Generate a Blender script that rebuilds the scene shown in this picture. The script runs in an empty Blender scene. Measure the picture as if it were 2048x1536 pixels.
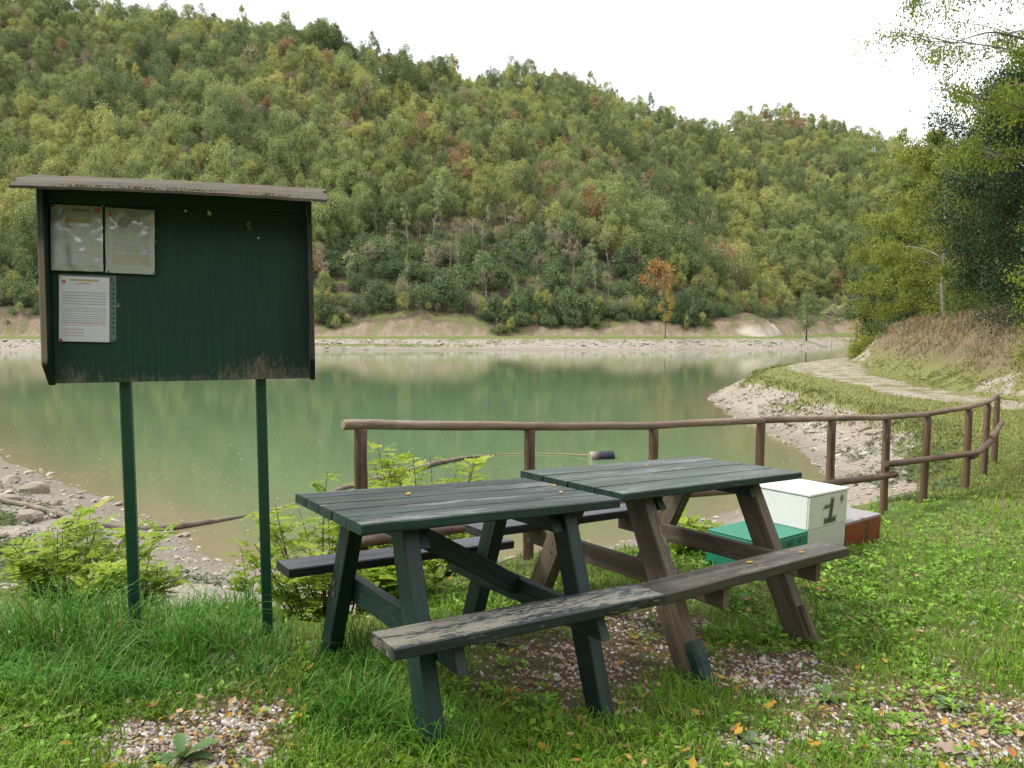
import bpy, bmesh, math, random
import numpy as np
from mathutils import Vector, Matrix, Euler

# ---------------------------------------------------------------- camera, sky, sun, exposure
SC = bpy.context.scene
COL = SC.collection
F_PX, PITCH, CAMZ = 1462.3, math.radians(4.1416), 1.5      # focal length in pixels of the 2048 px wide photograph
cam_d = bpy.data.cameras.new('camera'); cam_d.sensor_width = 36.0; cam_d.lens = F_PX / 2048 * 36
cam_d.clip_start = 0.05; cam_d.clip_end = 5000
cam = bpy.data.objects.new('camera', cam_d); COL.objects.link(cam)
cam.location = (0, 0, CAMZ); cam.rotation_euler = (math.pi / 2 - PITCH, 0, 0)
SC.camera = cam

SUN_EL, SUN_AZ = math.radians(54), math.radians(-88)       # azimuth from +Y (view direction) towards +X
W = bpy.data.worlds.new('World'); SC.world = W; W.use_nodes = True
wn = W.node_tree; wn.nodes.clear()
sky = wn.nodes.new('ShaderNodeTexSky'); sky.sky_type = 'NISHITA'; sky.sun_disc = False
sky.sun_elevation = SUN_EL; sky.sun_rotation = SUN_AZ
sky.air_density = 1.0; sky.dust_density = 3.0; sky.ozone_density = 1.0
skyb = wn.nodes.new('ShaderNodeVectorMath'); skyb.operation = 'SCALE'; skyb.inputs['Scale'].default_value = 0.10
wn.links.new(sky.outputs[0], skyb.inputs[0])
wtc = wn.nodes.new('ShaderNodeTexCoord'); wns = wn.nodes.new('ShaderNodeTexNoise')
wns.inputs['Scale'].default_value = 2.2; wns.inputs['Detail'].default_value = 5
wn.links.new(wtc.outputs['Generated'], wns.inputs['Vector'])
wr = wn.nodes.new('ShaderNodeValToRGB')
wr.color_ramp.elements[0].position = 0.3; wr.color_ramp.elements[0].color = (1.08, 1.10, 1.13, 1)
wr.color_ramp.elements[1].position = 0.7; wr.color_ramp.elements[1].color = (1.32, 1.32, 1.32, 1)
wn.links.new(wns.outputs['Fac'], wr.inputs[0])
wm = wn.nodes.new('ShaderNodeMix'); wm.data_type = 'RGBA'; wm.inputs['Factor'].default_value = 0.86   # closed cloud cover
wn.links.new(skyb.outputs[0], wm.inputs['A']); wn.links.new(wr.outputs[0], wm.inputs['B'])
wb = wn.nodes.new('ShaderNodeBackground'); wb.inputs['Strength'].default_value = 0.80
wn.links.new(wm.outputs['Result'], wb.inputs['Color'])
wo = wn.nodes.new('ShaderNodeOutputWorld'); wn.links.new(wb.outputs[0], wo.inputs[0])

sun_d = bpy.data.lights.new('sun', 'SUN'); sun_d.energy = 2.0; sun_d.angle = math.radians(12); sun_d.color = (1, .96, .88)
sun = bpy.data.objects.new('sun', sun_d); COL.objects.link(sun)
sd = Vector((math.sin(SUN_AZ) * math.cos(SUN_EL), math.cos(SUN_AZ) * math.cos(SUN_EL), math.sin(SUN_EL)))
sun.rotation_euler = sd.to_track_quat('Z', 'Y').to_euler(); sun.location = sd * 50

SC.view_settings.view_transform = 'Standard'; SC.view_settings.look = 'None'
SC.view_settings.exposure = 1.0; SC.view_settings.gamma = 1.0; SC.view_settings.use_curve_mapping = False
SC.cycles.max_bounces = 6; SC.cycles.diffuse_bounces = 3; SC.cycles.glossy_bounces = 3
SC.cycles.transmission_bounces = 4; SC.cycles.transparent_max_bounces = 8
SC.cycles.use_denoising = True

rng = np.random.default_rng(7)
random.seed(7)

# ---------------------------------------------------------------- helpers
def tag(o, label=None, cat=None, group=None, kind=None):
    if label: o['label'] = label
    if cat: o['category'] = cat
    if group: o['group'] = group
    if kind: o['kind'] = kind
    return o

def empty(name, loc=(0, 0, 0), rot=(0, 0, 0), scale=(1, 1, 1)):
    o = bpy.data.objects.new(name, None); COL.objects.link(o); o.empty_display_size = .2
    o.location = loc; o.rotation_euler = rot; o.scale = scale
    return o

def link(name, me, mat=None, parent=None):
    if mat is not None and len(me.materials) == 0: me.materials.append(mat)
    o = bpy.data.objects.new(name, me); COL.objects.link(o)
    if parent is not None: o.parent = parent
    return o

def np_mesh(name, v, faces, attrs=None, smooth=False):
    """v (n,3); faces: list of (m,k) int arrays; attrs: name -> (n,) floats or (n,3) colours."""
    me = bpy.data.meshes.new(name)
    v = np.asarray(v, np.float32); faces = [np.asarray(f, np.int32) for f in faces if len(f)]
    me.vertices.add(len(v)); me.vertices.foreach_set('co', v.ravel())
    nl = sum(f.size for f in faces); npoly = sum(len(f) for f in faces)
    me.loops.add(nl); me.polygons.add(npoly)
    me.loops.foreach_set('vertex_index', np.concatenate([f.ravel() for f in faces]))
    tot = np.concatenate([np.full(len(f), f.shape[1], np.int32) for f in faces])
    st = np.concatenate([[0], np.cumsum(tot)[:-1]]).astype(np.int32)
    me.polygons.foreach_set('loop_start', st); me.polygons.foreach_set('loop_total', tot)
    me.polygons.foreach_set('use_smooth', np.full(npoly, smooth))
    me.update(calc_edges=True)
    for k, a in (attrs or {}).items():
        a = np.asarray(a, np.float32)
        if a.ndim == 1:
            at = me.attributes.new(k, 'FLOAT', 'POINT'); at.data.foreach_set('value', a)
        else:
            at = me.attributes.new(k, 'FLOAT_COLOR', 'POINT')
            at.data.foreach_set('color', np.concatenate([a, np.ones((len(a), 1), np.float32)], 1).ravel())
    me.validate()
    return me

def hash2(ix, iy, seed):
    h = (ix.astype(np.int64) * 374761393 + iy.astype(np.int64) * 668265263 + seed * 1442695041) & 0x7fffffff
    h = ((h ^ (h >> 13)) * 1274126177) & 0x7fffffff
    return ((h ^ (h >> 16)) & 0xffff) / 65535.0

def vnoise(x, y, s=0):
    x = np.asarray(x, float); y = np.asarray(y, float)
    ix = np.floor(x); iy = np.floor(y); fx = x - ix; fy = y - iy
    fx = fx * fx * (3 - 2 * fx); fy = fy * fy * (3 - 2 * fy)
    a = hash2(ix, iy, s); b = hash2(ix + 1, iy, s); c = hash2(ix, iy + 1, s); d = hash2(ix + 1, iy + 1, s)
    return (a * (1 - fx) + b * fx) * (1 - fy) + (c * (1 - fx) + d * fx) * fy

def fbm(x, y, s=0, o=4):
    t = 0; a = .5
    for i in range(o):
        t = t + a * vnoise(x, y, s + i * 17); x = x * 2.03; y = y * 2.03; a *= .5
    return t / .94

def sstep(a, b, x):
    t = np.clip((np.asarray(x, float) - a) / (b - a), 0, 1); return t * t * (3 - 2 * t)

# ---------------------------------------------------------------- node materials
class NT:
    def __init__(s, name):
        s.m = bpy.data.materials.new(name); s.m.use_nodes = True; s.t = s.m.node_tree; s.t.nodes.clear()
        s.out = s.n('ShaderNodeOutputMaterial')
    def n(s, ty, **kw):
        n = s.t.nodes.new(ty)
        for k, v in kw.items(): setattr(n, k, v)
        return n
    def l(s, a, b): s.t.links.new(a, b)
    def put(s, sock, v):
        if isinstance(v, bpy.types.NodeSocket): s.l(v, sock)
        elif v is not None: sock.default_value = v if not (isinstance(v, tuple) and len(v) == 3 and sock.type == 'RGBA') else (*v, 1)
    def coord(s, which='Object', scale=(1, 1, 1), rnd=False):
        tc = s.n('ShaderNodeTexCoord'); mp = s.n('ShaderNodeMapping'); s.l(tc.outputs[which], mp.inputs['Vector'])
        mp.inputs['Scale'].default_value = scale
        if rnd:
            oi = s.n('ShaderNodeObjectInfo'); m = s.n('ShaderNodeMath', operation='MULTIPLY'); s.l(oi.outputs['Random'], m.inputs[0]); m.inputs[1].default_value = 57
            s.l(m.outputs[0], mp.inputs['Location'])
        return mp.outputs[0]
    def noise(s, vec, scale=5, detail=4, rough=.55, dist=0):
        n = s.n('ShaderNodeTexNoise'); s.l(vec, n.inputs['Vector'])
        n.inputs['Scale'].default_value = scale; n.inputs['Detail'].default_value = detail
        n.inputs['Roughness'].default_value = rough; n.inputs['Distortion'].default_value = dist
        return n.outputs['Fac']
    def ramp(s, fac, *stops, interp='LINEAR'):
        r = s.n('ShaderNodeValToRGB'); r.color_ramp.interpolation = interp
        el = r.color_ramp.elements
        while len(el) < len(stops): el.new(.5)
        for e, (p, c) in zip(el, stops):
            e.position = p; e.color = (c, c, c, 1) if isinstance(c, (int, float)) else (*c, 1)
        s.put(r.inputs[0], fac); return r.outputs[0]
    def math(s, op, a, b=0.0, clamp=False):
        m = s.n('ShaderNodeMath', operation=op); m.use_clamp = clamp
        s.put(m.inputs[0], a); s.put(m.inputs[1], b); return m.outputs[0]
    def mix(s, f, a, b, mode='MIX'):
        m = s.n('ShaderNodeMix', data_type='RGBA', blend_type=mode)
        s.put(m.inputs['Factor'], f); s.put(m.inputs['A'], a); s.put(m.inputs['B'], b); return m.outputs['Result']
    def attr(s, name, out='Fac'):
        return s.n('ShaderNodeAttribute', attribute_name=name).outputs[out]
    def bump(s, h, strength=.3, dist=.01, normal=None):
        b = s.n('ShaderNodeBump'); s.put(b.inputs['Height'], h); b.inputs['Strength'].default_value = strength; b.inputs['Distance'].default_value = dist
        if normal: s.l(normal, b.inputs['Normal'])
        return b.outputs[0]
    def pbr(s, color, rough=.6, normal=None, spec=.5, **kw):
        p = s.n('ShaderNodeBsdfPrincipled'); s.put(p.inputs['Base Color'], color); s.put(p.inputs['Roughness'], rough)
        p.inputs['Specular IOR Level'].default_value = spec
        if normal is not None: s.l(normal, p.inputs['Normal'])
        for k, v in kw.items(): s.put(p.inputs[k.replace('_', ' ')], v)
        return p.outputs[0]
    def done(s, sh):
        s.l(sh, s.out.inputs['Surface']); return s.m

def wood_mat(name, base, dark, worn=None, wornamt=.5, gloss=.45, grain=26., bumpy=.35, stretch=1.4, patch=None):
    """board wood or worn paint over wood, grain along the object's own X."""
    t = NT(name)
    v = t.coord('Object', (stretch, grain, grain), rnd=True)
    g = t.noise(v, 1.0, 6, .6, .4)
    v2 = t.coord('Object', (1.0, 6, 6), rnd=True)
    b = t.noise(v2, 1.3, 5, .6)
    c = t.mix(t.ramp(g, (.36, 0), (.62, 1)), dark, base)
    if worn is not None:
        v3 = t.coord('Object', (10, 46, 46), rnd=True)
        w = t.noise(v3, 1.6, 8, .72, .5)
        w = t.math('ADD', w, t.math('MULTIPLY', t.math('SUBTRACT', b, .5), .75))
        mask = t.ramp(w, (wornamt - .03, 0), (wornamt + .03, 1))
        c = t.mix(mask, c, t.mix(g, worn, tuple(x * .62 for x in worn)))
    c = t.mix(t.ramp(b, (.25, .5), (.7, 0)), c, dark)
    ck = t.noise(t.coord('Object', (.9, 70, 70), rnd=True), 1, 3, .5)
    crack = t.ramp(ck, (.66, 0), (.70, 1))
    c = t.mix(t.math('MULTIPLY', crack, .7), c, tuple(x * .3 for x in dark))
    r = t.math('ADD', gloss, t.math('MULTIPLY', g, .25))
    h = t.math('SUBTRACT', g, t.math('MULTIPLY', crack, .8))
    return t.done(t.pbr(c, r, t.bump(h, min(1, bumpy * 1.6), .006)))

def leaf_mat(name, cols, rnd=.25, trans=.35, attr='tint', spec=.25, usecol=False):
    """foliage: two leaf colours mixed by the per-leaf tint and a per-plant shift, part of the light passes through."""
    t = NT(name)
    oi = t.n('ShaderNodeObjectInfo').outputs['Random']
    if usecol: c = t.attr('col', 'Color')
    else:
        f = t.math('ADD', t.attr(attr), t.math('MULTIPLY', t.math('SUBTRACT', oi, .5), rnd * 2), clamp=True)
        st = [(i / (len(cols) - 1), c) for i, c in enumerate(cols)]
        c = t.ramp(f, *st)
    p = t.pbr(c, .55, None, spec)
    tr = t.n('ShaderNodeBsdfTranslucent'); t.put(tr.inputs['Color'], t.mix(.35, c, (.45, .5, .08), 'MIX') if False else c)
    mx = t.n('ShaderNodeMixShader'); mx.inputs[0].default_value = trans
    t.l(p, mx.inputs[1]); t.l(tr.outputs[0], mx.inputs[2])
    return t.done(mx.outputs[0])

def bark_mat(name, a, b, sc=9):
    t = NT(name); v = t.coord('Object', (1, 1, .25)); g = t.noise(v, sc, 5, .65)
    return t.done(t.pbr(t.mix(t.ramp(g, (.3, 0), (.7, 1)), a, b), .85, t.bump(g, .5, .02), .2))

def plain_mat(name, col, rough=.5, var=.15, sc=20, spec=.5):
    t = NT(name); g = t.noise(t.coord('Object', (1, 1, 1), rnd=True), sc, 4)
    return t.done(t.pbr(t.mix(g, tuple(c * (1 - var) for c in col), tuple(min(1, c * (1 + var)) for c in col)), rough, t.bump(g, .15, .003), spec))

M = {}
M['dark_green_top'] = wood_mat('weathered_sheen_green_boards', (.062, .082, .083), (.016, .025, .027), (.19, .205, .208), .56, .24, 30, .5)  # pale tone is wear plus sky sheen put into the colour
M['dark_green_frame'] = wood_mat('dark_green_painted_wood', (.005, .040, .030), (.002, .009, .009), (.11, .12, .11), .70, .42, 24, .35)
M['green_top'] = wood_mat('green_stained_sheen_boards', (.085, .112, .108), (.04, .058, .056), (.21, .23, .225), .58, .22, 20, .25)  # stained boards, lightened by sky sheen put into the colour
M['peeled_bench'] = wood_mat('peeling_green_bench', (.018, .034, .036), (.008, .014, .016), (.22, .205, .165), .48, .42, 22, .5)
M['grey_bench'] = wood_mat('blue_grey_bench', (.11, .115, .135), (.05, .054, .066), (.18, .18, .195), .62, .36, 26, .35)
M['brown_bench'] = wood_mat('brown_grey_bench', (.095, .083, .066), (.034, .031, .027), (.17, .155, .13), .58, .36, 20, .35)
M['brown_wood'] = wood_mat('weathered_brown_wood', (.15, .11, .07), (.05, .037, .025), (.21, .175, .13), .66, .55, 18, .35)
M['log'] = wood_mat('round_fence_wood', (.155, .088, .052), (.05, .028, .018), (.22, .15, .105), .62, .5, 16, .4)
M['rail'] = wood_mat('pale_fence_rail', (.27, .185, .13), (.10, .062, .042), (.36, .275, .21), .58, .5, 14, .4)
M['green_steel'] = plain_mat('green_painted_steel', (.008, .05, .03), .4, .2, 30)

# ---------------------------------------------------------------- part builders
def frame_from(axis, side):
    X = Vector(axis).normalized(); Y = Vector(side); Y = (Y - X * Y.dot(X)).normalized(); Z = X.cross(Y)
    return Matrix((X, Y, Z)).transposed()

def beam(name, p0, p1, w, t, side=(0, 1, 0), mat=None, parent=None, flat_ends=None, ch=.006, n=7, wob=.002, endcut=0, seed=None, sag=0, side_mat=None):
    """a sawn piece from p0 to p1, w across 'side', t across the third direction; flat_ends cuts its ends horizontally."""
    rs = random.Random(seed if seed is not None else int(abs(p0[0] * 7919 + p0[1] * 104729 + p0[2] * 1299) * 10) & 0xffff)
    p0 = Vector(p0); p1 = Vector(p1); L = (p1 - p0).length; Rm = frame_from(p1 - p0, side)
    hw, ht = w / 2, t / 2
    prof = [(-hw + ch, -ht), (hw - ch, -ht), (hw, -ht + ch), (hw, ht - ch), (hw - ch, ht), (-hw + ch, ht), (-hw, ht - ch), (-hw, -ht + ch)]
    vs = []; k = len(prof)
    for i in range(n):
        u = i / (n - 1); x = u * L
        dy = rs.uniform(-wob, wob); dz = rs.uniform(-wob, wob) - sag * 4 * u * (1 - u)
        for (y, z) in prof:
            xx = x
            inset = (i in (0, n - 1)); f = .985 if inset else 1
            if flat_ends and inset:
                d = Rm.col[0]; off = y * Rm.col[1].z + z * Rm.col[2].z; xx = x - off / d.z
            if endcut and inset and z < 0: xx = x + (endcut if i == 0 else -endcut)
            vs.append((xx, y * f + dy + rs.uniform(-wob, wob) * .4, z * f + dz))
    fs = []
    for i in range(n - 1):
        for j in range(k):
            a = i * k + j; b = i * k + (j + 1) % k
            fs.append((a, b, b + k, a + k))
    fs.append(tuple(range(k))[::-1]); fs.append(tuple((n - 1) * k + j for j in range(k)))
    me = bpy.data.meshes.new(name); me.from_pydata(vs, [], fs)
    o = link(name, me, mat, parent)
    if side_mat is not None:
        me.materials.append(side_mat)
        for fi, p in enumerate(me.polygons): p.material_index = 0 if fi < (n - 1) * k and fi % k == 4 else 1  # only the top face gets the paler, sheen-toned material
    o.matrix_local = Matrix.Translation(p0) @ Rm.to_4x4()
    return o

def log(name, p0, p1, r, mat, parent=None, n=9, k=14, wob=.0035, seed=0, taper=.0, bow=0):
    rs = random.Random(seed); p0 = Vector(p0); p1 = Vector(p1); L = (p1 - p0).length
    side = (0, 0, 1) if abs((p1 - p0).normalized().z) < .9 else (1, 0, 0)
    Rm = frame_from(p1 - p0, side); vs = []; fs = []
    st = [0, .006] + [L * i / (n - 1) for i in range(1, n - 1)] + [L - .006, L]; m = len(st)
    for i, x in enumerate(st):
        rr = r * (1 - taper * x / L) * (.9 if i in (0, m - 1) else 1) * (1 + rs.uniform(-.03, .03))
        oy, oz = rs.uniform(-wob, wob), rs.uniform(-wob, wob) + bow * 4 * x / L * (1 - x / L)
        for j in range(k):
            a = 2 * math.pi * j / k; vs.append((x, math.cos(a) * rr + oy, math.sin(a) * rr + oz))
    for i in range(m - 1):
        for j in range(k):
            a = i * k + j; b = i * k + (j + 1) % k; fs.append((a, b, b + k, a + k))
    fs.append(tuple(range(k))[::-1]); fs.append(tuple((m - 1) * k + j for j in range(k)))
    me = bpy.data.meshes.new(name); me.from_pydata(vs, [], fs)
    for p in me.polygons: p.use_smooth = len(p.vertices) == 4
    o = link(name, me, mat, parent); o.matrix_local = Matrix.Translation(p0) @ Rm.to_4x4()
    return o

def tube_arrays(pts, rad, k=6):
    """tube around a polyline -> verts, quads"""
    pts = np.asarray(pts, float); n = len(pts); rad = np.broadcast_to(np.asarray(rad, float), (n,))
    tan = np.gradient(pts, axis=0); tan /= np.linalg.norm(tan, axis=1, keepdims=True) + 1e-9
    ref = np.where(np.abs(tan[:, 2:3]) > .9, np.array([[1., 0, 0]]), np.array([[0, 0, 1.]]))
    a = np.cross(tan, ref); a /= np.linalg.norm(a, axis=1, keepdims=True) + 1e-9; b = np.cross(tan, a)
    th = np.arange(k) * 2 * np.pi / k
    v = pts[:, None] + rad[:, None, None] * (np.cos(th)[None, :, None] * a[:, None] + np.sin(th)[None, :, None] * b[:, None])
    i, j = np.meshgrid(np.arange(n - 1), np.arange(k), indexing='ij')
    q = np.stack([i * k + j, i * k + (j + 1) % k, (i + 1) * k + (j + 1) % k, (i + 1) * k + j], -1).reshape(-1, 4)
    return v.reshape(-1, 3), q

def merge_tubes(tubes):
    V, Q, o = [], [], 0
    for v, q in tubes: V.append(v); Q.append(q + o); o += len(v)
    return np.concatenate(V), np.concatenate(Q)

def leaf_quads(c, ax, nrm, ln, wd, fold=.0):
    """rhombic leaves: centre c (n,3), axis ax, normal nrm, length ln, width wd -> verts (4n,3), quads (n,4)"""
    ax = ax / (np.linalg.norm(ax, axis=1, keepdims=True) + 1e-9)
    sd_ = np.cross(nrm, ax); sd_ /= np.linalg.norm(sd_, axis=1, keepdims=True) + 1e-9
    up = np.cross(ax, sd_)
    ln = np.broadcast_to(ln, (len(c),))[:, None]; wd = np.broadcast_to(wd, (len(c),))[:, None]
    v = np.stack([c - ax * ln * .5, c + sd_ * wd * .5 + up * wd * fold, c + ax * ln * .5, c - sd_ * wd * .5 + up * wd * fold], 1)
    return v.reshape(-1, 3), np.arange(len(c) * 4).reshape(-1, 4)

def rdir(n, r=rng):
    v = r.normal(size=(n, 3)); return v / np.linalg.norm(v, axis=1, keepdims=True)

# ---------------------------------------------------------------- pixels of the photograph <-> directions
def ray(px, py):
    c, s = math.cos(PITCH), math.sin(PITCH)
    u = (768 - np.asarray(py, float)) / F_PX; x = (np.asarray(px, float) - 1024) / F_PX
    return np.stack([x, c + u * s, -s + u * c], -1)

def topix(x, y, z):
    c, s = math.cos(PITCH), math.sin(PITCH); z = z - CAMZ
    d = y * c - z * s; u = y * s + z * c
    d = np.where(d > .05, d, .05)
    return 1024 + F_PX * x / d, 768 - F_PX * u / d

# ---------------------------------------------------------------- terrain
WZ = -1.6
NEAR = np.array([(-150, 140), (-110, 108), (-60, 70), (-20, 26), (-12, 17.2), (-6.6, 12.4), (-3.9, 9.6), (-1.5, 9.3), (1.3, 10.3), (4.1, 12.7),
                 (6.6, 15.0), (7.3, 17.5), (7.6, 19.2), (7.9, 22.4), (8.2, 27), (9.1, 33.5), (10.8, 38), (14, 44), (20, 52), (30, 63), (45, 88), (60, 120), (74, 148), (84, 175)], float)
FAR = np.array([(84, 175), (76, 166), (66, 152), (58, 138), (54, 130), (44, 125), (20, 122), (0, 121), (-40, 120), (-84, 119), (-125, 128), (-150, 140)], float)
FOOT = np.array([(13, -40), (12.6, 5), (13.3, 19), (14, 23.4), (16.6, 32), (19.6, 42), (24, 49), (33, 61), (50, 86), (92, 160)], float)

def seg_dist(x, y, P):
    best = np.full(np.shape(x), 1e18)
    for (ax, ay), (bx, by) in zip(P[:-1], P[1:]):
        dx, dy = bx - ax, by - ay; t = np.clip(((x - ax) * dx + (y - ay) * dy) / (dx * dx + dy * dy), 0, 1)
        best = np.minimum(best, (x - ax - t * dx) ** 2 + (y - ay - t * dy) ** 2)
    return np.sqrt(best)

def in_poly(x, y, P):
    ins = np.zeros(np.shape(x), bool)
    for (ax, ay), (bx, by) in zip(P, np.roll(P, -1, 0)):
        if ay == by: continue
        c = ((ay > y) != (by > y)) & (x < (bx - ax) * (y - ay) / (by - ay) + ax); ins ^= c
    return ins
LAKE = np.concatenate([NEAR, FAR[1:-1]])

E1 = np.array([(-400, .50), (0, .475), (200, .462), (380, .437), (480, .424), (560, .415), (640, .396), (720, .362), (800, .352), (870, .344), (950, .346), (1020, .378), (1120, .391),
               (1200, .378), (1280, .352), (1350, .342), (1420, .322), (1500, .268), (1600, .19), (1750, .13), (2100, .06), (2600, .03)])
E2 = np.array([(-400, .1), (900, .14), (1200, .21), (1350, .262), (1420, .292), (1480, .320), (1560, .321), (1640, .303), (1720, .277), (1790, .258), (1900, .225), (2100, .18), (2600, .15)])

def smin(a, b, k):
    h = np.clip(.5 + .5 * (b - a) / k, 0, 1); return b * (1 - h) + a * h - k * h * (1 - h)

def terrain(x, y, full=False):
    x = np.asarray(x, float); y = np.asarray(y, float)
    lake = in_poly(x, y, LAKE); dn = seg_dist(x, y, NEAR); df = seg_dist(x, y, FAR)
    wig = (fbm(x * .9, y * .9, 3) - .5)
    # near land
    yy = np.where(y < 2, 2 + (y - 2) * .25, y)
    plane = .17 - .06 * yy - .055 * np.clip(x, -4, 6) - .11 * np.exp(-((x - 1.3) ** 2 / 1.1 + (yy - 3.6) ** 2 / 1.3)) + .09 * np.exp(-((x - 2.6) ** 2 / .8 + (yy - 5.6) ** 2 / .8))
    plane = -smin(-plane, np.full_like(plane, .40), .25)
    dw = dn + wig * .7 * sstep(0, 1, dn)
    pf = np.interp(dw, [0, 1.5, 2.8, 3.8, 4.7, 6.5, 30], [0, .3, .78, 1.28, 1.62, 2.3, 8])
    pr = np.interp(dw, [0, 1.5, 1.75, 2.1, 2.6, 4], [0, .72, .98, 1.12, 1.22, 3.0])
    pl_ = np.interp(dw, [0, 1.5, 2.8, 3.8, 4.7, 5.6, 7.5, 30], [0, .22, .55, .90, 1.27, 1.62, 2.5, 8]); wl_ = sstep(.3, -1.2, x); pf = pf * (1 - wl_) + pl_ * wl_
    wr_ = sstep(4.5, 7.2, x) * sstep(9, 13, y)
    zb = WZ + pf * (1 - wr_) + pr * wr_
    zn = smin(plane, zb, .22)
    fx = np.interp(y, FOOT[:, 1], FOOT[:, 0]); sl = np.interp(y, FOOT[:, 1], np.gradient(FOOT[:, 0]) / np.gradient(FOOT[:, 1]))
    e = (x - fx) / np.sqrt(1 + sl * sl); e = np.maximum(e, -(y + 8)) + (fbm(x * .25, y * .25, 9) - .5) * 1.6  # also raises an unseen slope behind the camera, added to darken front faces
    cut = np.interp(e, [-.6, 0, .6, 2.4, 3.4, 5, 40, 400], [0, .08, .5, 2.1, 2.5, 2.75, 12, 60])
    zn = zn + cut
    # far land
    w2 = (fbm(x * .12, y * .12, 21) - .5)
    dd = df + w2 * 5.5 * sstep(6, 10, df)
    low = np.interp(dd, [0, 3, 4.2, 4.8, 8.5, 9.2, 11.2, 13, 16], [0, 1.15, 1.75, 1.9, 2.15, 2.3, 4.6, 5.6, 6.6])
    hv = .25 + 1.5 * fbm(x * .06, y * .03, 25); gl = np.abs(fbm(x * .35, y * .05, 27) - .5) * 2.2; low = np.where(low > 2.3, 2.3 + (low - 2.3) * (hv + (1 - hv) * sstep(13, 22, df)) - gl * sstep(9.2, 10.5, dd) * sstep(14, 11.5, dd), low)
    px = 1024 + F_PX * x / np.maximum(y, 1)
    e1 = np.interp(px, E1[:, 0], E1[:, 1]) - .022; e2 = np.interp(px, E2[:, 0], E2[:, 1]) - .016
    s1 = .66 + .16 * sstep(900, 100, px); s2 = .50
    r = np.maximum(df - 16, 0)
    r1 = 138 * s1 / (s1 - e1) - 138
    h1 = s1 * smin(r, r1, 18) - .3 * np.maximum(0, r - r1)
    rr2 = np.maximum(r - 15, 0); r2 = 165 * s2 / (s2 - e2) - 165
    h2 = s2 * smin(rr2, r2, 30) - .3 * np.maximum(0, rr2 - r2)
    hill = np.maximum(h1, h2)
    lump = (fbm(x / 38, y / 38, 33) - .5) * 13 * sstep(10, 60, r) * (1 - .6 * sstep(.8, 1.0, r / np.maximum(r1, r2)))
    zf = WZ + low + np.maximum(hill + lump, -.5)
    far = (df <= dn + 1e-6) & (y > 100)
    z = np.where(far, zf, zn)
    bed = WZ - np.minimum(.10 * np.minimum(dn, df) + .03 * np.minimum(dn, df) ** 1.3, 6)
    z = np.where(lake, bed + wig * .05, z + (fbm(x * 3, y * 3, 5) - .5) * np.where(far, .1, .05))
    if full: return z, lake, dn, df, far, e
    return z

_GX, _GY = np.arange(-20, 36.01, .125), np.arange(-2, 78.01, .125)
_GZ = terrain(*np.meshgrid(_GX, _GY))
def zfast(x, y):
    fx = np.clip((x - _GX[0]) / .125, 0, len(_GX) - 1.001); fy = np.clip((y - _GY[0]) / .125, 0, len(_GY) - 1.001); i = fx.astype(int); j = fy.astype(int); u = fx - i; v = fy - j
    return (_GZ[j, i] * (1 - u) + _GZ[j, i + 1] * u) * (1 - v) + (_GZ[j + 1, i] * (1 - u) + _GZ[j + 1, i + 1] * u) * v

def hit(px, py, it=22):
    """where the ray through a photo pixel meets the near ground"""
    d = ray(px, py); t = (CAMZ + .3) / np.maximum(-d[..., 2], .004)
    for _ in range(it):
        z = zfast(d[..., 0] * t, d[..., 1] * t); t = .5 * t + .5 * (CAMZ - z) / np.maximum(-d[..., 2], .004)
    return d[..., 0] * t, d[..., 1] * t, zfast(d[..., 0] * t, d[..., 1] * t)

def ell(px, py, cx, cy, rx, ry):
    return np.clip(1.15 - np.sqrt(((px - cx) / rx) ** 2 + ((py - cy) / ry) ** 2), 0, 1)

def masks(x, y, z):
    """what covers the near ground: gravel, bare soil, tall grass (each 0..1)"""
    px, py = topix(x, y, z)
    n1 = fbm(x * 2.2, y * 2.2, 41); n2 = fbm(x * 6, y * 6, 47)
    g = np.maximum.reduce([ell(px, py, 330, 1490, 330, 95), ell(px, py, 500, 1440, 130, 55), ell(px, py, 1520, 1350, 240, 85), ell(px, py, 1330, 1250, 170, 60) * .8,
                           ell(px, py, 1880, 1500, 330, 110), ell(px, py, 1620, 1470, 200, 90) * .75, ell(px, py, 1130, 1330, 160, 60) * .55, ell(px, py, 600, 1270, 60, 40) * .6])
    gravel = sstep(.22, .86, g * .84 + (n1 - .5) * 1.3 + (n2 - .5) * .9)
    so = np.maximum.reduce([ell(px, py, 1150, 1320, 330, 150), ell(px, py, 400, 1480, 400, 130) * .8, ell(px, py, 1000, 1170, 180, 60) * .7, ell(px, py, 1500, 1340, 300, 120) * .6, ell(px, py, 1800, 1450, 420, 150) * .8])
    soil = sstep(.2, .7, so * .8 + (n1 - .5) * 1.0)
    tg = np.maximum.reduce([ell(px, py, 200, 1315, 380, 130), ell(px, py, 480, 1290, 130, 120) * .9, ell(px, py, 700, 1400, 130, 150) * .75, ell(px, py, 600, 1200, 150, 50) * .6,
                            ell(px, py, 2000, 960, 120, 70) * .6, ell(px, py, 870, 1480, 150, 100) * .55])
    tall = np.clip(tg * 1.3 - .1, 0, 1)
    return gravel, soil, tall

def axis(*segs):
    out = []
    for a, b, s in segs: out.append(np.arange(a, b, s))
    return np.concatenate(out + [np.array([segs[-1][1]])])

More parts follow.
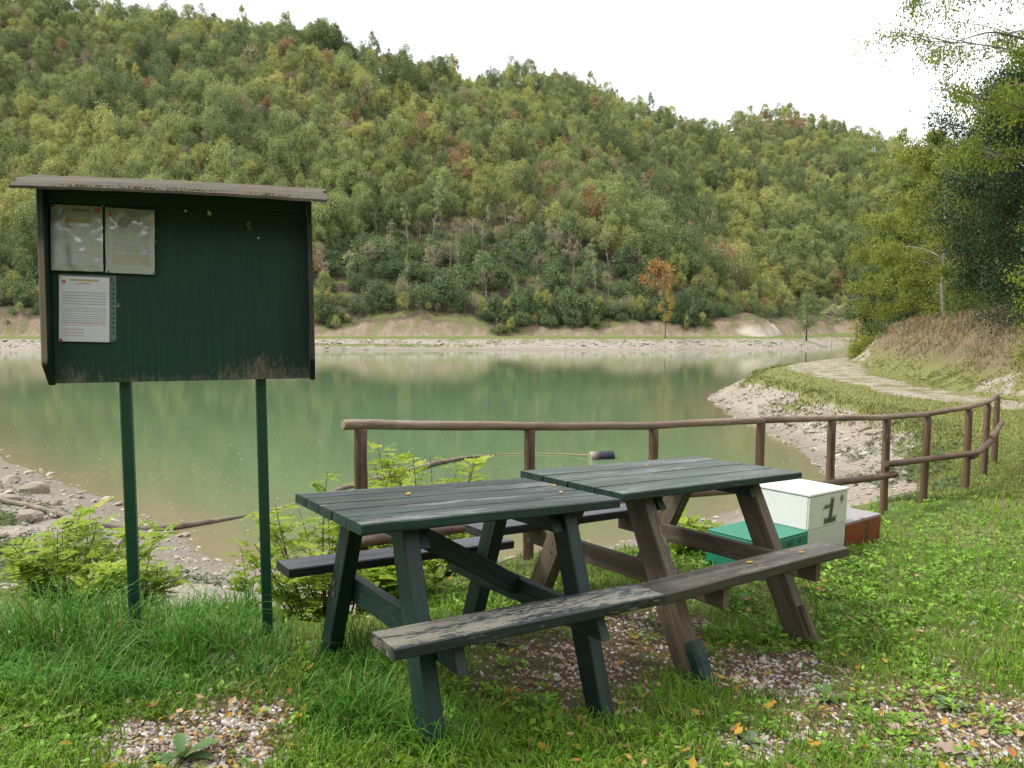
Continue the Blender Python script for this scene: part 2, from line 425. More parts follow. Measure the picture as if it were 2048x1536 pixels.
def grid_mesh(name, xs, ys, zf, keep=None, extra=None):
    X, Y = np.meshgrid(xs, ys); X = X.ravel(); Y = Y.ravel(); res = zf(X, Y); Z = res[0]
    nx, ny = len(xs), len(ys); i, j = np.meshgrid(np.arange(nx - 1), np.arange(ny - 1)); a = (j * nx + i).ravel()
    q = np.stack([a, a + 1, a + 1 + nx, a + nx], 1)
    if keep is not None:
        k = keep(X, Y, res); q = q[k[q].any(1)]
        used = np.unique(q); mp = np.full(len(X), -1); mp[used] = np.arange(len(used)); q = mp[q]
    else: used = np.arange(len(X))
    at = {kk: vv[used] for kk, vv in (extra(X, Y, res) if extra else {}).items()}
    return np_mesh(name, np.stack([X, Y, Z], 1)[used], [q], at, True)

# ground of the near shore and the lake bed
t = NT('near_ground')
gv = t.coord('Object', (1, 1, 1))
n_f = t.noise(gv, 30, 6, .65); n_m = t.noise(gv, 4, 5, .6); n_l = t.noise(gv, .7, 4)
soilc = t.mix(n_f, (.055, .038, .024), (.15, .105, .07))
grassc = t.mix(t.math('ADD', t.math('MULTIPLY', n_m, .6), t.math('MULTIPLY', n_f, .4)), (.05, .08, .015), (.13, .18, .04))
grassc = t.mix(t.ramp(n_l, (.42, 0), (.68, .75)), grassc, (.20, .17, .075))
stonec = t.mix(t.ramp(n_f, (.3, 0), (.7, 1)), (.19, .165, .135), (.42, .385, .335))
stonec = t.mix(t.ramp(n_l, (.35, .0), (.65, .5)), stonec, (.22, .17, .12))
gm = t.attr('grass')
gmn = t.ramp(t.math('ADD', gm, t.math('MULTIPLY', t.math('SUBTRACT', n_m, .5), .7)), (.42, 0), (.58, 1))
grassc = t.mix(t.attr('terrace'), grassc, t.mix(t.math('ADD', t.math('MULTIPLY', n_m, .5), t.math('MULTIPLY', n_f, .5)), (.10, .125, .03), (.25, .245, .09)))
c = t.mix(t.attr('soil'), grassc, soilc)
c = t.mix(gmn, stonec, c)
drym = t.math('MULTIPLY', t.attr('dry'), t.ramp(n_m, (.3, .35), (.55, 1)))
c = t.mix(drym, c, t.mix(t.ramp(n_l, (.35, 0), (.6, 1)), t.mix(n_f, (.07, .05, .035), (.17, .12, .08)), t.mix(n_f, (.13, .092, .06), (.28, .21, .14))))
wet = t.attr('wet'); c = t.mix(wet, c, t.mix(.5, c, (.10, .085, .055)))
M['ground'] = t.done(t.pbr(c, t.math('SUBTRACT', .92, t.math('MULTIPLY', wet, .45)), t.bump(t.math('ADD', n_f, n_m), .8, .035), .25))

def ext_near(X, Y, res):
    z, lake, dn, df, far, e = res
    gr, so, ta = masks(X, Y, z)
    grass = sstep(-1.0, -.42, z + (fbm(X * 1.1, Y * 1.1, 61) - .5) * .5) * (1 - .0 * gr)
    left = sstep(-3, -6, X) * sstep(-1.55, -1.1, z) * sstep(.32, .5, fbm(X * 1.3, Y * 1.3, 63)); grass = np.maximum(grass, left)
    green_bank = sstep(6, 8, X) * sstep(-1.3, -.9, z) * sstep(.52, .66, fbm(X * .8, Y * .8, 64)); grass = np.maximum(grass, green_bank)
    dry = sstep(.4, 1.2, e) * sstep(6, 3.5, e) * sstep(.33, .5, fbm(X * .35, Y * .35, 66) + .12)
    dry = np.where(Y < -2, 0, dry)
    soil = np.maximum(np.clip(so * .9 + gr * .9, 0, 1), sstep(4.2, 6, e) * .9)
    return {'grass': grass, 'terrace': sstep(6, 8.5, X) * sstep(11, 15, Y), 'soil': soil, 'dry': dry, 'wet': sstep(.28, .02, z - WZ)}
near_xs = axis((-170, -30, 6), (-30, -12, 1.0), (-12, -5, .25), (-5, 7, .09), (7, 13, .16), (13, 30, .5), (30, 120, 3), (120, 300, 12))
near_ys = axis((-45, 0, 2.5), (0, 1, .3), (1, 9, .09), (9, 20, .2), (20, 60, .6), (60, 180, 3))
g_me = grid_mesh('ground', near_xs, near_ys, lambda x, y: terrain(x, y, True), lambda X, Y, r: ~(r[4] & ~r[1]) , ext_near)
tag(link('ground', g_me, M['ground']), 'grassy near shore with bare gravel bank sloping into the lake', 'ground', kind='structure')

# far shore and hills
t = NT('far_hill')
gv = t.coord('Object', (1, 1, 1)); n_f = t.noise(gv, 2.2, 6, .65); n_m = t.noise(gv, .35, 5, .6); n_l = t.noise(gv, .06, 4)
dist = t.math('ADD', t.attr('shoredist'), t.math('MULTIPLY', t.math('SUBTRACT', n_m, .5), t.ramp(t.math('DIVIDE', t.attr('shoredist'), 20.), (.40, 1.2), (.5, 6.0))))
d10 = t.math('DIVIDE', dist, 20.)
c = t.ramp(d10, (.0, (.20, .165, .125)), (.03, (.34, .30, .255)), (.16, (.36, .32, .275)), (.205, (.28, .25, .19)), (.225, (.13, .165, .045)), (.41, (.15, .19, .05)),
           (.45, (.30, .235, .175)), (.56, (.26, .195, .14)), (.62, (.10, .08, .055)), (.8, (.06, .045, .036)))
gul = t.noise(t.coord('Object', (1.1, .15, .15)), 1, 5, .65, .6); c = t.mix(t.ramp(n_f, (.3, .45), (.65, 0)), c, (.09, .075, .055)); c = t.mix(t.math('MULTIPLY', t.ramp(gul, (.38, .6), (.55, 0)), t.ramp(d10, (.42, 0), (.46, 1))), c, (.15, .11, .08))
green = t.math('MULTIPLY', t.ramp(dist, (0, 0), (1, 1)), t.ramp(n_m, (.45, 0), (.6, .8)))
gsel = t.math('MULTIPLY', green, t.ramp(t.math('DIVIDE', dist, 30.), (.4, 0), (.6, 1)))
c = t.mix(gsel, c, t.mix(n_f, (.08, .10, .032), (.20, .21, .075)))
c = t.mix(t.math('MULTIPLY', t.ramp(n_m, (.5, 0), (.58, .65)), t.ramp(d10, (.08, 0), (.16, 1))), c, t.mix(n_f, (.09, .11, .035), (.19, .21, .07)))
c = t.mix(t.attr('track'), c, (.42, .37, .30))
M['hill'] = t.done(t.pbr(c, .95, t.bump(t.math('ADD', n_f, n_m), .7, .35), .15))
def ext_far(X, Y, res):
    z, lake, dn, df, far, e = res
    px, py = topix(X, Y, z)
    tr = np.maximum(ell(px, py, 1520, 662, 55, 13), ell(px, py, 1555, 650, 25, 16)) * sstep(110, 120, Y) * sstep(160, 150, Y)
    return {'shoredist': df + (fbm(X * .12, Y * .12, 21) - .5) * 5.5 * sstep(6, 10, df), 'track': sstep(.15, .5, tr)}
far_xs = axis((-420, -130, 12), (-130, -95, 3), (-95, 80, .9), (80, 130, 3), (130, 560, 12))
far_ys = axis((112, 150, .7), (150, 200, 2.5), (200, 420, 6), (420, 800, 14))
h_me = grid_mesh('hillside', far_xs, far_ys, lambda x, y: terrain(x, y, True), lambda X, Y, r: r[4] & (~r[1] | (r[3] < 2)), ext_far)
tag(link('hillside', h_me, M['hill']), 'steep forested hillside rising from the far lake shore', 'hill', kind='structure')

# water
t = NT('lake_water')
wv = t.coord('Object', (1, 1, 1)); dp = t.attr('depth')
big = t.noise(wv, .12, 3); turb = t.noise(wv, .6, 4)
dq = t.math('ADD', dp, t.math('MULTIPLY', t.math('SUBTRACT', turb, .5), .25))
c = t.ramp(t.math('DIVIDE', dq, 2.0), (0.0, (.20, .165, .105)), (.08, (.145, .158, .088)), (.22, (.115, .165, .086)), (.7, (.092, .155, .080)))
c = t.mix(t.ramp(big, (.3, 0), (.7, .25)), c, (.115, .135, .065))
rip = t.noise(t.coord('Object', (1.0, 2.2, 1)), 5.5, 4, .55); rip2 = t.noise(t.coord('Object', (.3, .9, 1)), 1.2, 3)
h = t.math('ADD', t.math('MULTIPLY', rip, .5), rip2)
M['water'] = t.done(t.pbr(c, .025, t.bump(h, .07, .03), .5, IOR=1.333))
w_xs = axis((-150, -20, 5), (-20, 12, .4), (12, 100, 2)); w_ys = axis((8, 40, .4), (40, 180, 2.5))
w_me = grid_mesh('lake_water', w_xs, w_ys, lambda x, y: (np.full(np.shape(x), WZ),) + (terrain(x, y),), lambda X, Y, r: r[1] < WZ + .25,
                 lambda X, Y, r: {'depth': np.clip(WZ - r[1], 0, 5)})
tag(link('lake_water', w_me, M['water']), 'calm murky green lake water reflecting the wooded hill', 'water', kind='structure')

# gravel track on the terrace by the right bank
t = NT('track_gravel'); gv = t.coord('Object', (1, 1, 1)); n1 = t.noise(gv, 25, 6, .7); n2 = t.noise(gv, 1.6, 4)
c = t.mix(t.ramp(n1, (.3, 0), (.7, 1)), (.21, .18, .135), (.42, .38, .315)); c = t.mix(t.ramp(n2, (.46, 0), (.60, .9)), c, t.mix(n1, (.09, .11, .03), (.22, .2, .09)))
M['track'] = t.done(t.pbr(c, .95, t.bump(n1, .7, .02), .2))
TR = np.array([(14.6, 14.5), (12.8, 18.5), (12.6, 22), (13.2, 26.5), (14.2, 31.5), (16, 37.5), (18.5, 42.5), (23, 50), (30, 59)])
def track():
    s = np.linspace(0, len(TR) - 1, 170); cx = np.interp(s, range(len(TR)), TR[:, 0]); cy = np.interp(s, range(len(TR)), TR[:, 1])
    for _ in range(6): cx[1:-1] = (cx[:-2] + cx[1:-1] + cx[2:]) / 3; cy[1:-1] = (cy[:-2] + cy[1:-1] + cy[2:]) / 3
    dx, dy = np.gradient(cx), np.gradient(cy); L = np.hypot(dx, dy); nx, ny = -dy / L, dx / L
    k = 13; u = np.linspace(-1, 1, k)
    wid = 1.15 + np.interp(s, [0, 3, 5, 8], [0, .1, .9, .6])
    wl = wid + (fbm(s * 2.2, s * 0, 71) - .5) * 1.3; wr2 = wid + (fbm(s * 2.2, s * 0 + 5, 73) - .5) * 1.3
    off = np.where(u[None] < 0, u[None] * wr2[:, None], u[None] * wl[:, None])
    X = cx[:, None] + nx[:, None] * off; Y = cy[:, None] + ny[:, None] * off
    Z = terrain(X.ravel(), Y.ravel()).reshape(X.shape) + .03 * (1 - np.abs(u[None]) ** 6) - .012
    n = len(s); i, j = np.meshgrid(np.arange(n - 1), np.arange(k - 1), indexing='ij'); a = (i * k + j).ravel()
    return np_mesh('track', np.stack([X, Y, Z], -1).reshape(-1, 3), [np.stack([a, a + k, a + k + 1, a + 1], 1)], None, True)
tag(link('path', track(), M['track']), 'pale gravel track curving along the foot of the bank', 'path', kind='structure')

# ---------------------------------------------------------------- picnic tables
M['peeled_side'] = wood_mat('worn_shaded_bench_edge', (.012, .022, .024), (.005, .009, .010), (.17, .155, .12), .60, .45, 22, .5)  # edge copies of the bench tones, side shade put into the colour
M['bench_side'] = wood_mat('shaded_bench_edge', (.018, .022, .028), (.007, .009, .012), (.08, .08, .085), .68, .45, 24, .35)
M['brown_side'] = wood_mat('shaded_brown_bench_edge', (.07, .055, .038), (.026, .021, .016), (.12, .10, .075), .66, .5, 20, .35)
M['bolt'] = plain_mat('rusty_bolt', (.10, .075, .06), .6, .3, 90); _BM = []
def bolt(parent, p):
    if not _BM:
        bm = bmesh.new(); bmesh.ops.create_cone(bm, cap_ends=True, segments=12, radius1=.011, radius2=.008, depth=.008, matrix=Matrix.Rotation(math.pi / 2, 4, 'Y')); me = bpy.data.meshes.new('bolt'); bm.to_mesh(me); bm.free(); me.materials.append(M['bolt']); _BM.append(me)
    o = link('bolt', _BM[0], None, parent); o.location = p

def picnic_table(name, label, pos, rot, P, nb, top_m, frame_m, bench_near, bench_far, leg_w, leg_t, xl, yt, yf, brace, blocks, endc, foot_z, batten_m, seed):
    L, Wd, H, Hb, S, wb_, tt, tb, sx = P
    root = empty(name, pos, rot); tag(root, label, 'picnic table')
    gap = .009; bw = (Wd - gap * (nb - 1)) / nb; rs = random.Random(seed)
    for i in range(nb):
        y = -Wd / 2 + bw / 2 + i * (bw + gap); dl = rs.uniform(-.004, .004)
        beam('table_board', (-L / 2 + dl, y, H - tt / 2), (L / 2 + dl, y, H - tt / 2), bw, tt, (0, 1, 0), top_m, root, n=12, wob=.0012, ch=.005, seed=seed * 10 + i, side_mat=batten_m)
    for sgn, m_ in ((-1, bench_near), (1, bench_far)):
        y = sgn * (S - wb_ / 2)
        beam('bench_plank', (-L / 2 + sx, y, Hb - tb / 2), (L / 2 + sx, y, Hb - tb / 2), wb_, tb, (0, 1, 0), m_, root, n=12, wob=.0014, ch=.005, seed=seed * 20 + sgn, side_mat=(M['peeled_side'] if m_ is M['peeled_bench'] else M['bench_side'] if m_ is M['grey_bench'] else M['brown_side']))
    for k, x in enumerate((-xl, xl)):
        inn = 1 if x < 0 else -1
        zt = H - tt
        bt = .055
        beam('top_batten', (x + inn * (leg_t / 2 + .028), -Wd / 2 + .07, zt - .045), (x + inn * (leg_t / 2 + .028), Wd / 2 - .07, zt - .045), bt - .004, .09, (1, 0, 0), batten_m, root, endcut=.05, ch=.004)
        zc = Hb - tb - .055
        beam('cross_beam', (x + inn * (leg_t / 2 + .0235), -S + .03, zc), (x + inn * (leg_t / 2 + .0235), S - .03, zc), .043, .108, (1, 0, 0), frame_m, root, endcut=endc, ch=.004)
        for sgn in (-1, 1):
            b0 = (x, sgn * yf, foot_z); b1 = (x, sgn * yt, zt - .001)
            lg = beam('leg', b0, b1, leg_w, leg_t, (0, 1, 0), frame_m, root, flat_ends=True, ch=.004, wob=.001)
            for fz in (.50, .56):
                bb = Vector(b0).lerp(Vector(b1), fz); bolt(root, (x - inn * (leg_t / 2 + .001), bb.y + (fz - .53) * .25, bb.z))
            if blocks and sgn == -1:
                d = Vector(b1) - Vector(b0); a0 = Vector(b0) + Vector((0, -leg_w * .55, 0)); u = d.normalized()
                fb = beam('foot_block', a0 + u * .02, a0 + u * .27, .07, .085 if x < 0 else .05, (0, 1, 0), batten_m if x < 0 else frame_m, root, ch=.012, endcut=0)
    if brace:
        beam('diagonal_brace', (-xl + .10, 0, H - tt - .06), (xl - .045, 0, Hb - tb - .05), .042, .085, (0, 1, 0), frame_m, root, ch=.004)
        beam('centre_batten', (-.06, -Wd / 2 + .1, H - tt - .022), (-.06, Wd / 2 - .1, H - tt - .022), .08, .04, (1, 0, 0), frame_m, root, endcut=.03, ch=.004) if False else None
    return root

picnic_table('picnic_table', 'dark green picnic table of five boards with worn paint and peeling bench', (-.245, 3.064, CAMZ - 1.473), (-.040, .055, .590),
             (1.193, .74, .763, .417, .638, .187, .039, .041, .006), 5, M['dark_green_top'], M['dark_green_frame'], M['peeled_bench'], M['grey_bench'],
             .104, .066, .375, .235, .545, True, False, .05, -.12, M['dark_green_frame'], 3)
picnic_table('picnic_table', 'picnic table with green four-board top on bare brown wooden legs', (.875, 4.19, CAMZ - 1.604), (-.013, .051, .656),
             (1.548, .796, .787, .423, .765, .175, .040, .05, -.106), 4, M['green_top'], M['brown_wood'], M['brown_bench'], M['grey_bench'],
             .132, .082, .47, .20, .645, False, True, .0, -.16, M['dark_green_frame'], 5)

# ---------------------------------------------------------------- notice board
def notice_board():
    root = empty('notice_board', (-1.549, 3.49, CAMZ - .237), (-.057, -.003, .290))
    tag(root, 'dark green wooden notice board with mossy plank roof on two green posts', 'notice board')
    Wd, H, ds, ch = 1.125, .849, .094, .088
    t = NT('painted_plywood')
    g = t.noise(t.coord('Object', (90, 90, 2.6)), 1, 7, .7, .3); b = t.noise(t.coord('Object', (3, 3, 2.2)), 1.2, 5)
    c = t.mix(t.ramp(g, (.32, 0), (.7, 1)), (.0045, .024, .016), (.009, .052, .033))
    c = t.mix(t.ramp(b, (.4, 0), (.7, .55)), c, (.006, .022, .020))
    sp = t.n('ShaderNodeSeparateXYZ'); t.l(t.coord('Object', (1, 1, 1)), sp.inputs[0])
    peel = t.noise(t.coord('Object', (60, 60, 22)), 1, 8, .75, .3); pb = t.noise(t.coord('Object', (5, 5, 3)), 1, 3)
    low = t.ramp(sp.outputs['Z'], (.0, .23), (.17, .0)); right = t.ramp(sp.outputs['X'], (.0, .02), (.4, .08))
    pk = t.math('ADD', t.math('ADD', t.math('MULTIPLY', peel, .62), t.math('MULTIPLY', pb, .38)), t.math('ADD', low, t.math('MULTIPLY', right, t.ramp(sp.outputs['Z'], (.1, 1), (.2, 0)))))
    c = t.mix(t.ramp(pk, (.70, 0), (.86, .62)), c, t.mix(g, (.16, .12, .085), (.30, .24, .18)))
    mpan = t.done(t.pbr(c, t.math('ADD', .5, t.math('MULTIPLY', g, .2)), t.bump(g, .2, .001), .35))
    def slab(name, verts, mat, parent, ch=.002):
        bm = bmesh.new(); vv = [bm.verts.new(v) for v in verts]
        for f in ((3, 2, 1, 0), (4, 5, 6, 7), (0, 1, 5, 4), (1, 2, 6, 5), (2, 3, 7, 6), (3, 0, 4, 7)): bm.faces.new([vv[i] for i in f])
        bmesh.ops.recalc_face_normals(bm, faces=bm.faces); bmesh.ops.bevel(bm, geom=list(bm.edges), offset=ch, segments=1, affect='EDGES')
        me = bpy.data.meshes.new(name); bm.to_mesh(me); bm.free(); return link(name, me, mat, parent)
    slab('back_panel', [(-Wd / 2 + .0006, 0, 0), (Wd / 2 - .0006, 0, 0), (Wd / 2 - .0006, .02, 0), (-Wd / 2 + .0006, .02, 0), (-Wd / 2 + .0006, 0, H + .068), (Wd / 2 - .0006, 0, H + .068), (Wd / 2 - .0006, .02, H + .068), (-Wd / 2 + .0006, .02, H + .068)], mpan, root)
    # side cheeks, cut slanting at the bottom, the left one bare along its front edge
    t = NT('cheek_paint'); g = t.noise(t.coord('Object', (50, 50, 2)), 1, 5); sp = t.n('ShaderNodeSeparateXYZ'); t.l(t.coord('Object', (1, 1, 1)), sp.inputs[0])
    c = t.mix(g, (.003, .010, .008), (.006, .024, .017))
    fr = t.ramp(t.math('ADD', t.math('MULTIPLY', sp.outputs['Y'], -1), t.math('MULTIPLY', t.math('SUBTRACT', g, .5), .01)), (ds - .007, 0), (ds - .003, 1))
    zz = t.math('ADD', sp.outputs['Z'], t.math('MULTIPLY', g, .1)); band = t.ramp(zz, (.13, 0), (.16, 1)); band2 = t.ramp(zz, (.62, 1), (.70, .15))
    left = t.ramp(sp.outputs['X'], (0, 1), (.02, .12))
    c = t.mix(t.math('MULTIPLY', t.math('MULTIPLY', fr, band), t.math('MULTIPLY', band2, left)), c, t.mix(g, (.16, .12, .085), (.28, .22, .165)))
    mch = t.done(t.pbr(c, .6, t.bump(g, .3, .002), .35))
    for s in (-1, 1):
        x0 = s * (Wd / 2); x1 = s * (Wd / 2 + .024)
        prof = [(-ds, ch), (-.002, -.008), (.022, -.008), (.022, H + .078), (-ds, H + .022)]
        bm = bmesh.new(); a = [bm.verts.new((x0, y, z)) for y, z in prof]; b = [bm.verts.new((x1, y, z)) for y, z in prof]; n = len(prof)
        bm.faces.new(a); bm.faces.new(b[::-1])
        for i in range(n): bm.faces.new((a[i], b[i], b[(i + 1) % n], a[(i + 1) % n]))
        bmesh.ops.recalc_face_normals(bm, faces=bm.faces); bmesh.ops.bevel(bm, geom=list(bm.edges), offset=.002, segments=1, affect='EDGES')
        me = bpy.data.meshes.new('side_cheek'); bm.to_mesh(me); bm.free(); link('side_cheek', me, mch, root)
    slab('top_rail', [(-Wd / 2 + .003, -.035, H - .03), (Wd / 2 - .003, -.035, H - .03), (Wd / 2 - .003, -.003, H - .03), (-Wd / 2 + .003, -.003, H - .03), (-Wd / 2 + .003, -.035, H + .042), (Wd / 2 - .003, -.035, H + .042), (Wd / 2 - .003, -.003, H + .058), (-Wd / 2 + .003, -.003, H + .058)], mpan, root)
    # roof plank, slightly warped
    t = NT('mossy_roof_wood'); v = t.coord('Object', (1.6, 40, 40)); g = t.noise(v, 1, 7, .65, .5); m1 = t.noise(t.coord('Object', (9, 9, 9)), 1, 6, .65)
    c = t.mix(t.ramp(g, (.3, 0), (.7, 1)), (.03, .025, .02), (.135, .112, .088)); c = t.mix(t.ramp(m1, (.5, 0), (.68, .85)), c, (.10, .085, .03)); c = t.mix(t.ramp(m1, (.30, .9), (.36, 0)), c, (.20, .19, .175))
    sp = t.n('ShaderNodeSeparateXYZ'); t.l(t.coord('Object', (1, 1, 1)), sp.inputs[0])
    mroof = t.done(t.pbr(c, .8, t.bump(t.math('ADD', g, m1), .7, .006), .2))
    hw = Wd / 2 + .092; y0, y1 = -.205, .075; n, k = 30, 9; V = []; F = []
    def top(u, w):
        x = -hw + 2 * hw * u; z = H + .008 + (w ** .8) * .120 + .014 * math.sin(u * 2.6 + .5) * (1 - .4 * w) + .006 * u - .018
        return x + (.012 * math.sin(w * 9) if u in (0, 1) else 0), y0 + (y1 - y0) * w + .001 * math.sin(u * 23), z + .001 * math.sin(u * 41 + w * 7)
    for th in (0, -.013):
        for i in range(n):
            for j in range(k):
                x, y, z = top(i / (n - 1), j / (k - 1)); V.append((x, y, z + th))
    o = n * k
    for i in range(n - 1):
        for j in range(k - 1):
            a = i * k + j; F.append((a, a + k, a + k + 1, a + 1)); F.append((o + a, o + a + 1, o + a + k + 1, o + a + k))
    for i in range(n - 1):
        a = i * k; F.append((a, o + a, o + a + k, a + k)); a = i * k + k - 1; F.append((a, a + k, o + a + k, o + a))
    for j in range(k - 1):
        F.append((j, j + 1, o + j + 1, o + j)); a = (n - 1) * k + j; F.append((a, o + a, o + a + 1, a + 1))
    me = bpy.data.meshes.new('roof'); me.from_pydata(V, [], F); rf = link('roof', me, mroof, root)
    mv = np.array([top(u, w) for u, w in zip((rng.choice([.2, .26, .38, .42, .55, .8], 260) + rng.normal(0, .045, 260)).clip(0, 1), np.abs(rng.normal(0, .05, 260)).clip(0, 1))]); mv[:, 2] += .001
    v, q = leaf_quads(mv, rdir(260), rdir(260), rng.uniform(.004, .012, 260), .007); rm = link('moss', np_mesh('moss', v, [q]), leaf_mat('moss_green', [(.10, .10, .02), (.2, .17, .03)], trans=.2, attr='none'), rf); rm['kind'] = 'stuff'
    # posts, upright in the ground
    root_m = root.matrix_basis; inv = root_m.inverted()
    bpy.context.view_layer.update(); root_m = root.matrix_world.copy(); inv = root_m.inverted()
    for lx in (-.285, .325):
        a = root_m @ Vector((lx, .052, .30)); g = float(terrain(np.array([a.x]), np.array([a.y]))[0]) - .25
        lean = .006
        beam('post', inv @ Vector((a.x + lean, a.y, g)), inv @ a, .050, .050, (1, 0, 0), M['green_steel'], root, ch=.006, wob=.0005)
    return root
NB = notice_board(); bpy.context.view_layer.update()
NBM = NB.matrix_world.copy()

# ---------------------------------------------------------------- paper notices in plastic sleeves
def text_mesh(name, s, size, mat, parent, loc, rot=(math.pi / 2, 0, 0), depth=.0, align='CENTER', font_shear=0, bold=0):
    cu = bpy.data.curves.new(name, 'FONT'); cu.body = s; cu.size = size; cu.align_x = align; cu.extrude = depth; cu.shear = font_shear; cu.offset = bold
    ob = bpy.data.objects.new(name, cu); COL.objects.link(ob)
    dg = bpy.context.evaluated_depsgraph_get(); me = bpy.data.meshes.new_from_object(ob.evaluated_get(dg)); bpy.data.objects.remove(ob); bpy.data.curves.remove(cu)
    me.name = name; me.materials.clear(); me.materials.append(mat)
    o = link(name, me, None, parent); o.location = loc; o.rotation_euler = rot
    return o
M['ink'] = plain_mat('dark_print', (.03, .03, .035), .6, .1); M['red_print'] = plain_mat('red_print', (.45, .05, .06), .6, .1)
M['yellow_print'] = plain_mat('ochre_print', (.36, .31, .13), .6, .1)

def paper_mat(name, lines, white=(.62, .62, .66), plastic=True, seed=0):
    """printed page: rows of grey word marks; lines = list of (z0,z1,x0,x1,colour) blocks in metres from the page's middle."""
    t = NT(name); sp = t.n('ShaderNodeSeparateXYZ'); t.l(t.coord('Object', (1, 1, 1)), sp.inputs[0]); X, Z = sp.outputs['X'], sp.outputs['Z']
    g = t.noise(t.coord('Object', (14, 14, 14)), 1, 4); c = t.mix(g, tuple(a * .88 for a in white), white)
    words = t.noise(t.coord('Object', (140, 1, 400)), 1, 2, .8)
    for (z0, z1, x0, x1, pitch, col) in lines:
        row = t.math('FRACT', t.math('DIVIDE', t.math('SUBTRACT', Z, z0), pitch))
        m_ = t.math('MULTIPLY', t.math('LESS_THAN', row, .5), t.math('GREATER_THAN', words, .44))
        for s_, lim, op in ((Z, z0, 'GREATER_THAN'), (Z, z1, 'LESS_THAN'), (X, x0, 'GREATER_THAN'), (X, x1, 'LESS_THAN')): m_ = t.math('MULTIPLY', m_, t.math(op, s_, lim))
        c = t.mix(t.math('MULTIPLY', m_, .55), c, col)
    return t.done(t.pbr(c, .55, None, .4, **({'Coat_Weight': 1.0, 'Coat_Roughness': .17, 'Coat_IOR': 2.1} if plastic else {})))

SURF = {}
def press(o, parent):
    """lay printed marks onto the page's own wrinkles"""
    M_ = Matrix.LocRotScale(o.location, o.rotation_euler, None); o.location = (0, 0, 0); o.rotation_euler = (0, 0, 0)
    P_ = np.array([M_ @ v.co for v in o.data.vertices]); P_[:, 1] = SURF[parent.name](P_[:, 0], P_[:, 2]) - .0012
    for v, c_ in zip(o.data.vertices, P_): v.co = c_
def strip(name, parent, x0, x1, z0, z1, mat, slope=0):
    xs_ = np.linspace(x0, x1, 16); V_ = [(x_, 0, z_ + slope * (x_ - x0)) for x_ in xs_ for z_ in (z0, z1)]; me = bpy.data.meshes.new(name); me.from_pydata(V_, [], [(2 * i, 2 * i + 2, 2 * i + 3, 2 * i + 1) for i in range(15)]); o = link(name, me, mat, parent); press(o, parent); return o
def sheet(name, label, cx, cz, w, h, tilt, mat, wrinkle, seed, off=.006):
    n, k = 26, 36; rs = np.random.default_rng(seed)
    u, v_ = np.meshgrid(np.linspace(-.5, .5, n), np.linspace(-.5, .5, k), indexing='ij')
    x = u * w; z = v_ * h
    y = np.zeros_like(x)
    y += wrinkle * (fbm(x * 11 + 9, z * 8 + seed, seed, 4) * 1.5 + .35 * np.sin(x * 60 + 4 * fbm(x * 12, z * 12, seed + 3)) * sstep(-.02, .08, z * (1 if seed > 6 else -1)))
    y = -np.abs(y) * (1 - np.maximum(np.abs(u), np.abs(v_)) ** 6 * 30).clip(0, 1) - .0008
    i, j = np.meshgrid(np.arange(n - 1), np.arange(k - 1), indexing='ij'); a = (i * k + j).ravel()
    q = np.stack([a, a + k, a + k + 1, a + 1], 1)
    me = np_mesh(name, np.stack([x, y, z], -1).reshape(-1, 3), [q], None, True)
    o = link(name, me, mat); o.matrix_world = NBM @ Matrix.Translation((cx, -off, cz)) @ Matrix.Rotation(tilt, 4, 'Y')
    tag(o, label, 'notice', 'paper notices on the board')
    def surf(px_, pz_):
        a_ = np.clip((np.asarray(px_) / w + .5) * (n - 1), 0, n - 1.001); b_ = np.clip((np.asarray(pz_) / h + .5) * (k - 1), 0, k - 1.001); i_ = a_.astype(int); j_ = b_.astype(int); u_ = a_ - i_; t_ = b_ - j_
        return (y[i_, j_] * (1 - u_) + y[i_ + 1, j_] * u_) * (1 - t_) + (y[i_, j_ + 1] * (1 - u_) + y[i_ + 1, j_ + 1] * u_) * t_
    SURF[o.name] = surf; return o

def pin(parent, x, z, col):
    bm = bmesh.new(); bmesh.ops.create_uvsphere(bm, u_segments=10, v_segments=6, radius=.0062); bmesh.ops.scale(bm, vec=(1, .7, 1), verts=bm.verts)
    me = bpy.data.meshes.new('push_pin'); bm.to_mesh(me); bm.free(); o = link('push_pin', me, M['pin_' + col], parent); o.location = (x, -.005, z); return o
for n_, c_ in (('blue', (.02, .05, .16)), ('red', (.3, .02, .04)), ('yellow', (.5, .33, .05)), ('white', (.45, .42, .4)), ('dark', (.02, .03, .04))): M['pin_' + n_] = plain_mat('pin_' + n_, c_, .3)

def emblem(parent, x, z, s):
    me = bpy.data.meshes.new('emblem'); me.from_pydata([(-s, 0, s), (s, 0, s), (s, 0, -s), (.15 * s, 0, -.1 * s)], [], [(0, 1, 2), ]); e = link('emblem', me, M['red_print'], parent); e.location = (x, float(SURF[parent.name](np.array(x), np.array(z))) - .0022, z)
    me2 = bpy.data.meshes.new('emblem_bar'); me2.from_pydata([(-.75 * s, 0, .15 * s), (-.35 * s, 0, -.1 * s), (.25 * s, 0, -.85 * s), (-.2 * s, 0, -.75 * s)], [], [(0, 1, 2, 3)]); b = link('emblem_bar', me2, M['ink'], e); b.location = (0, -.0004, 0)

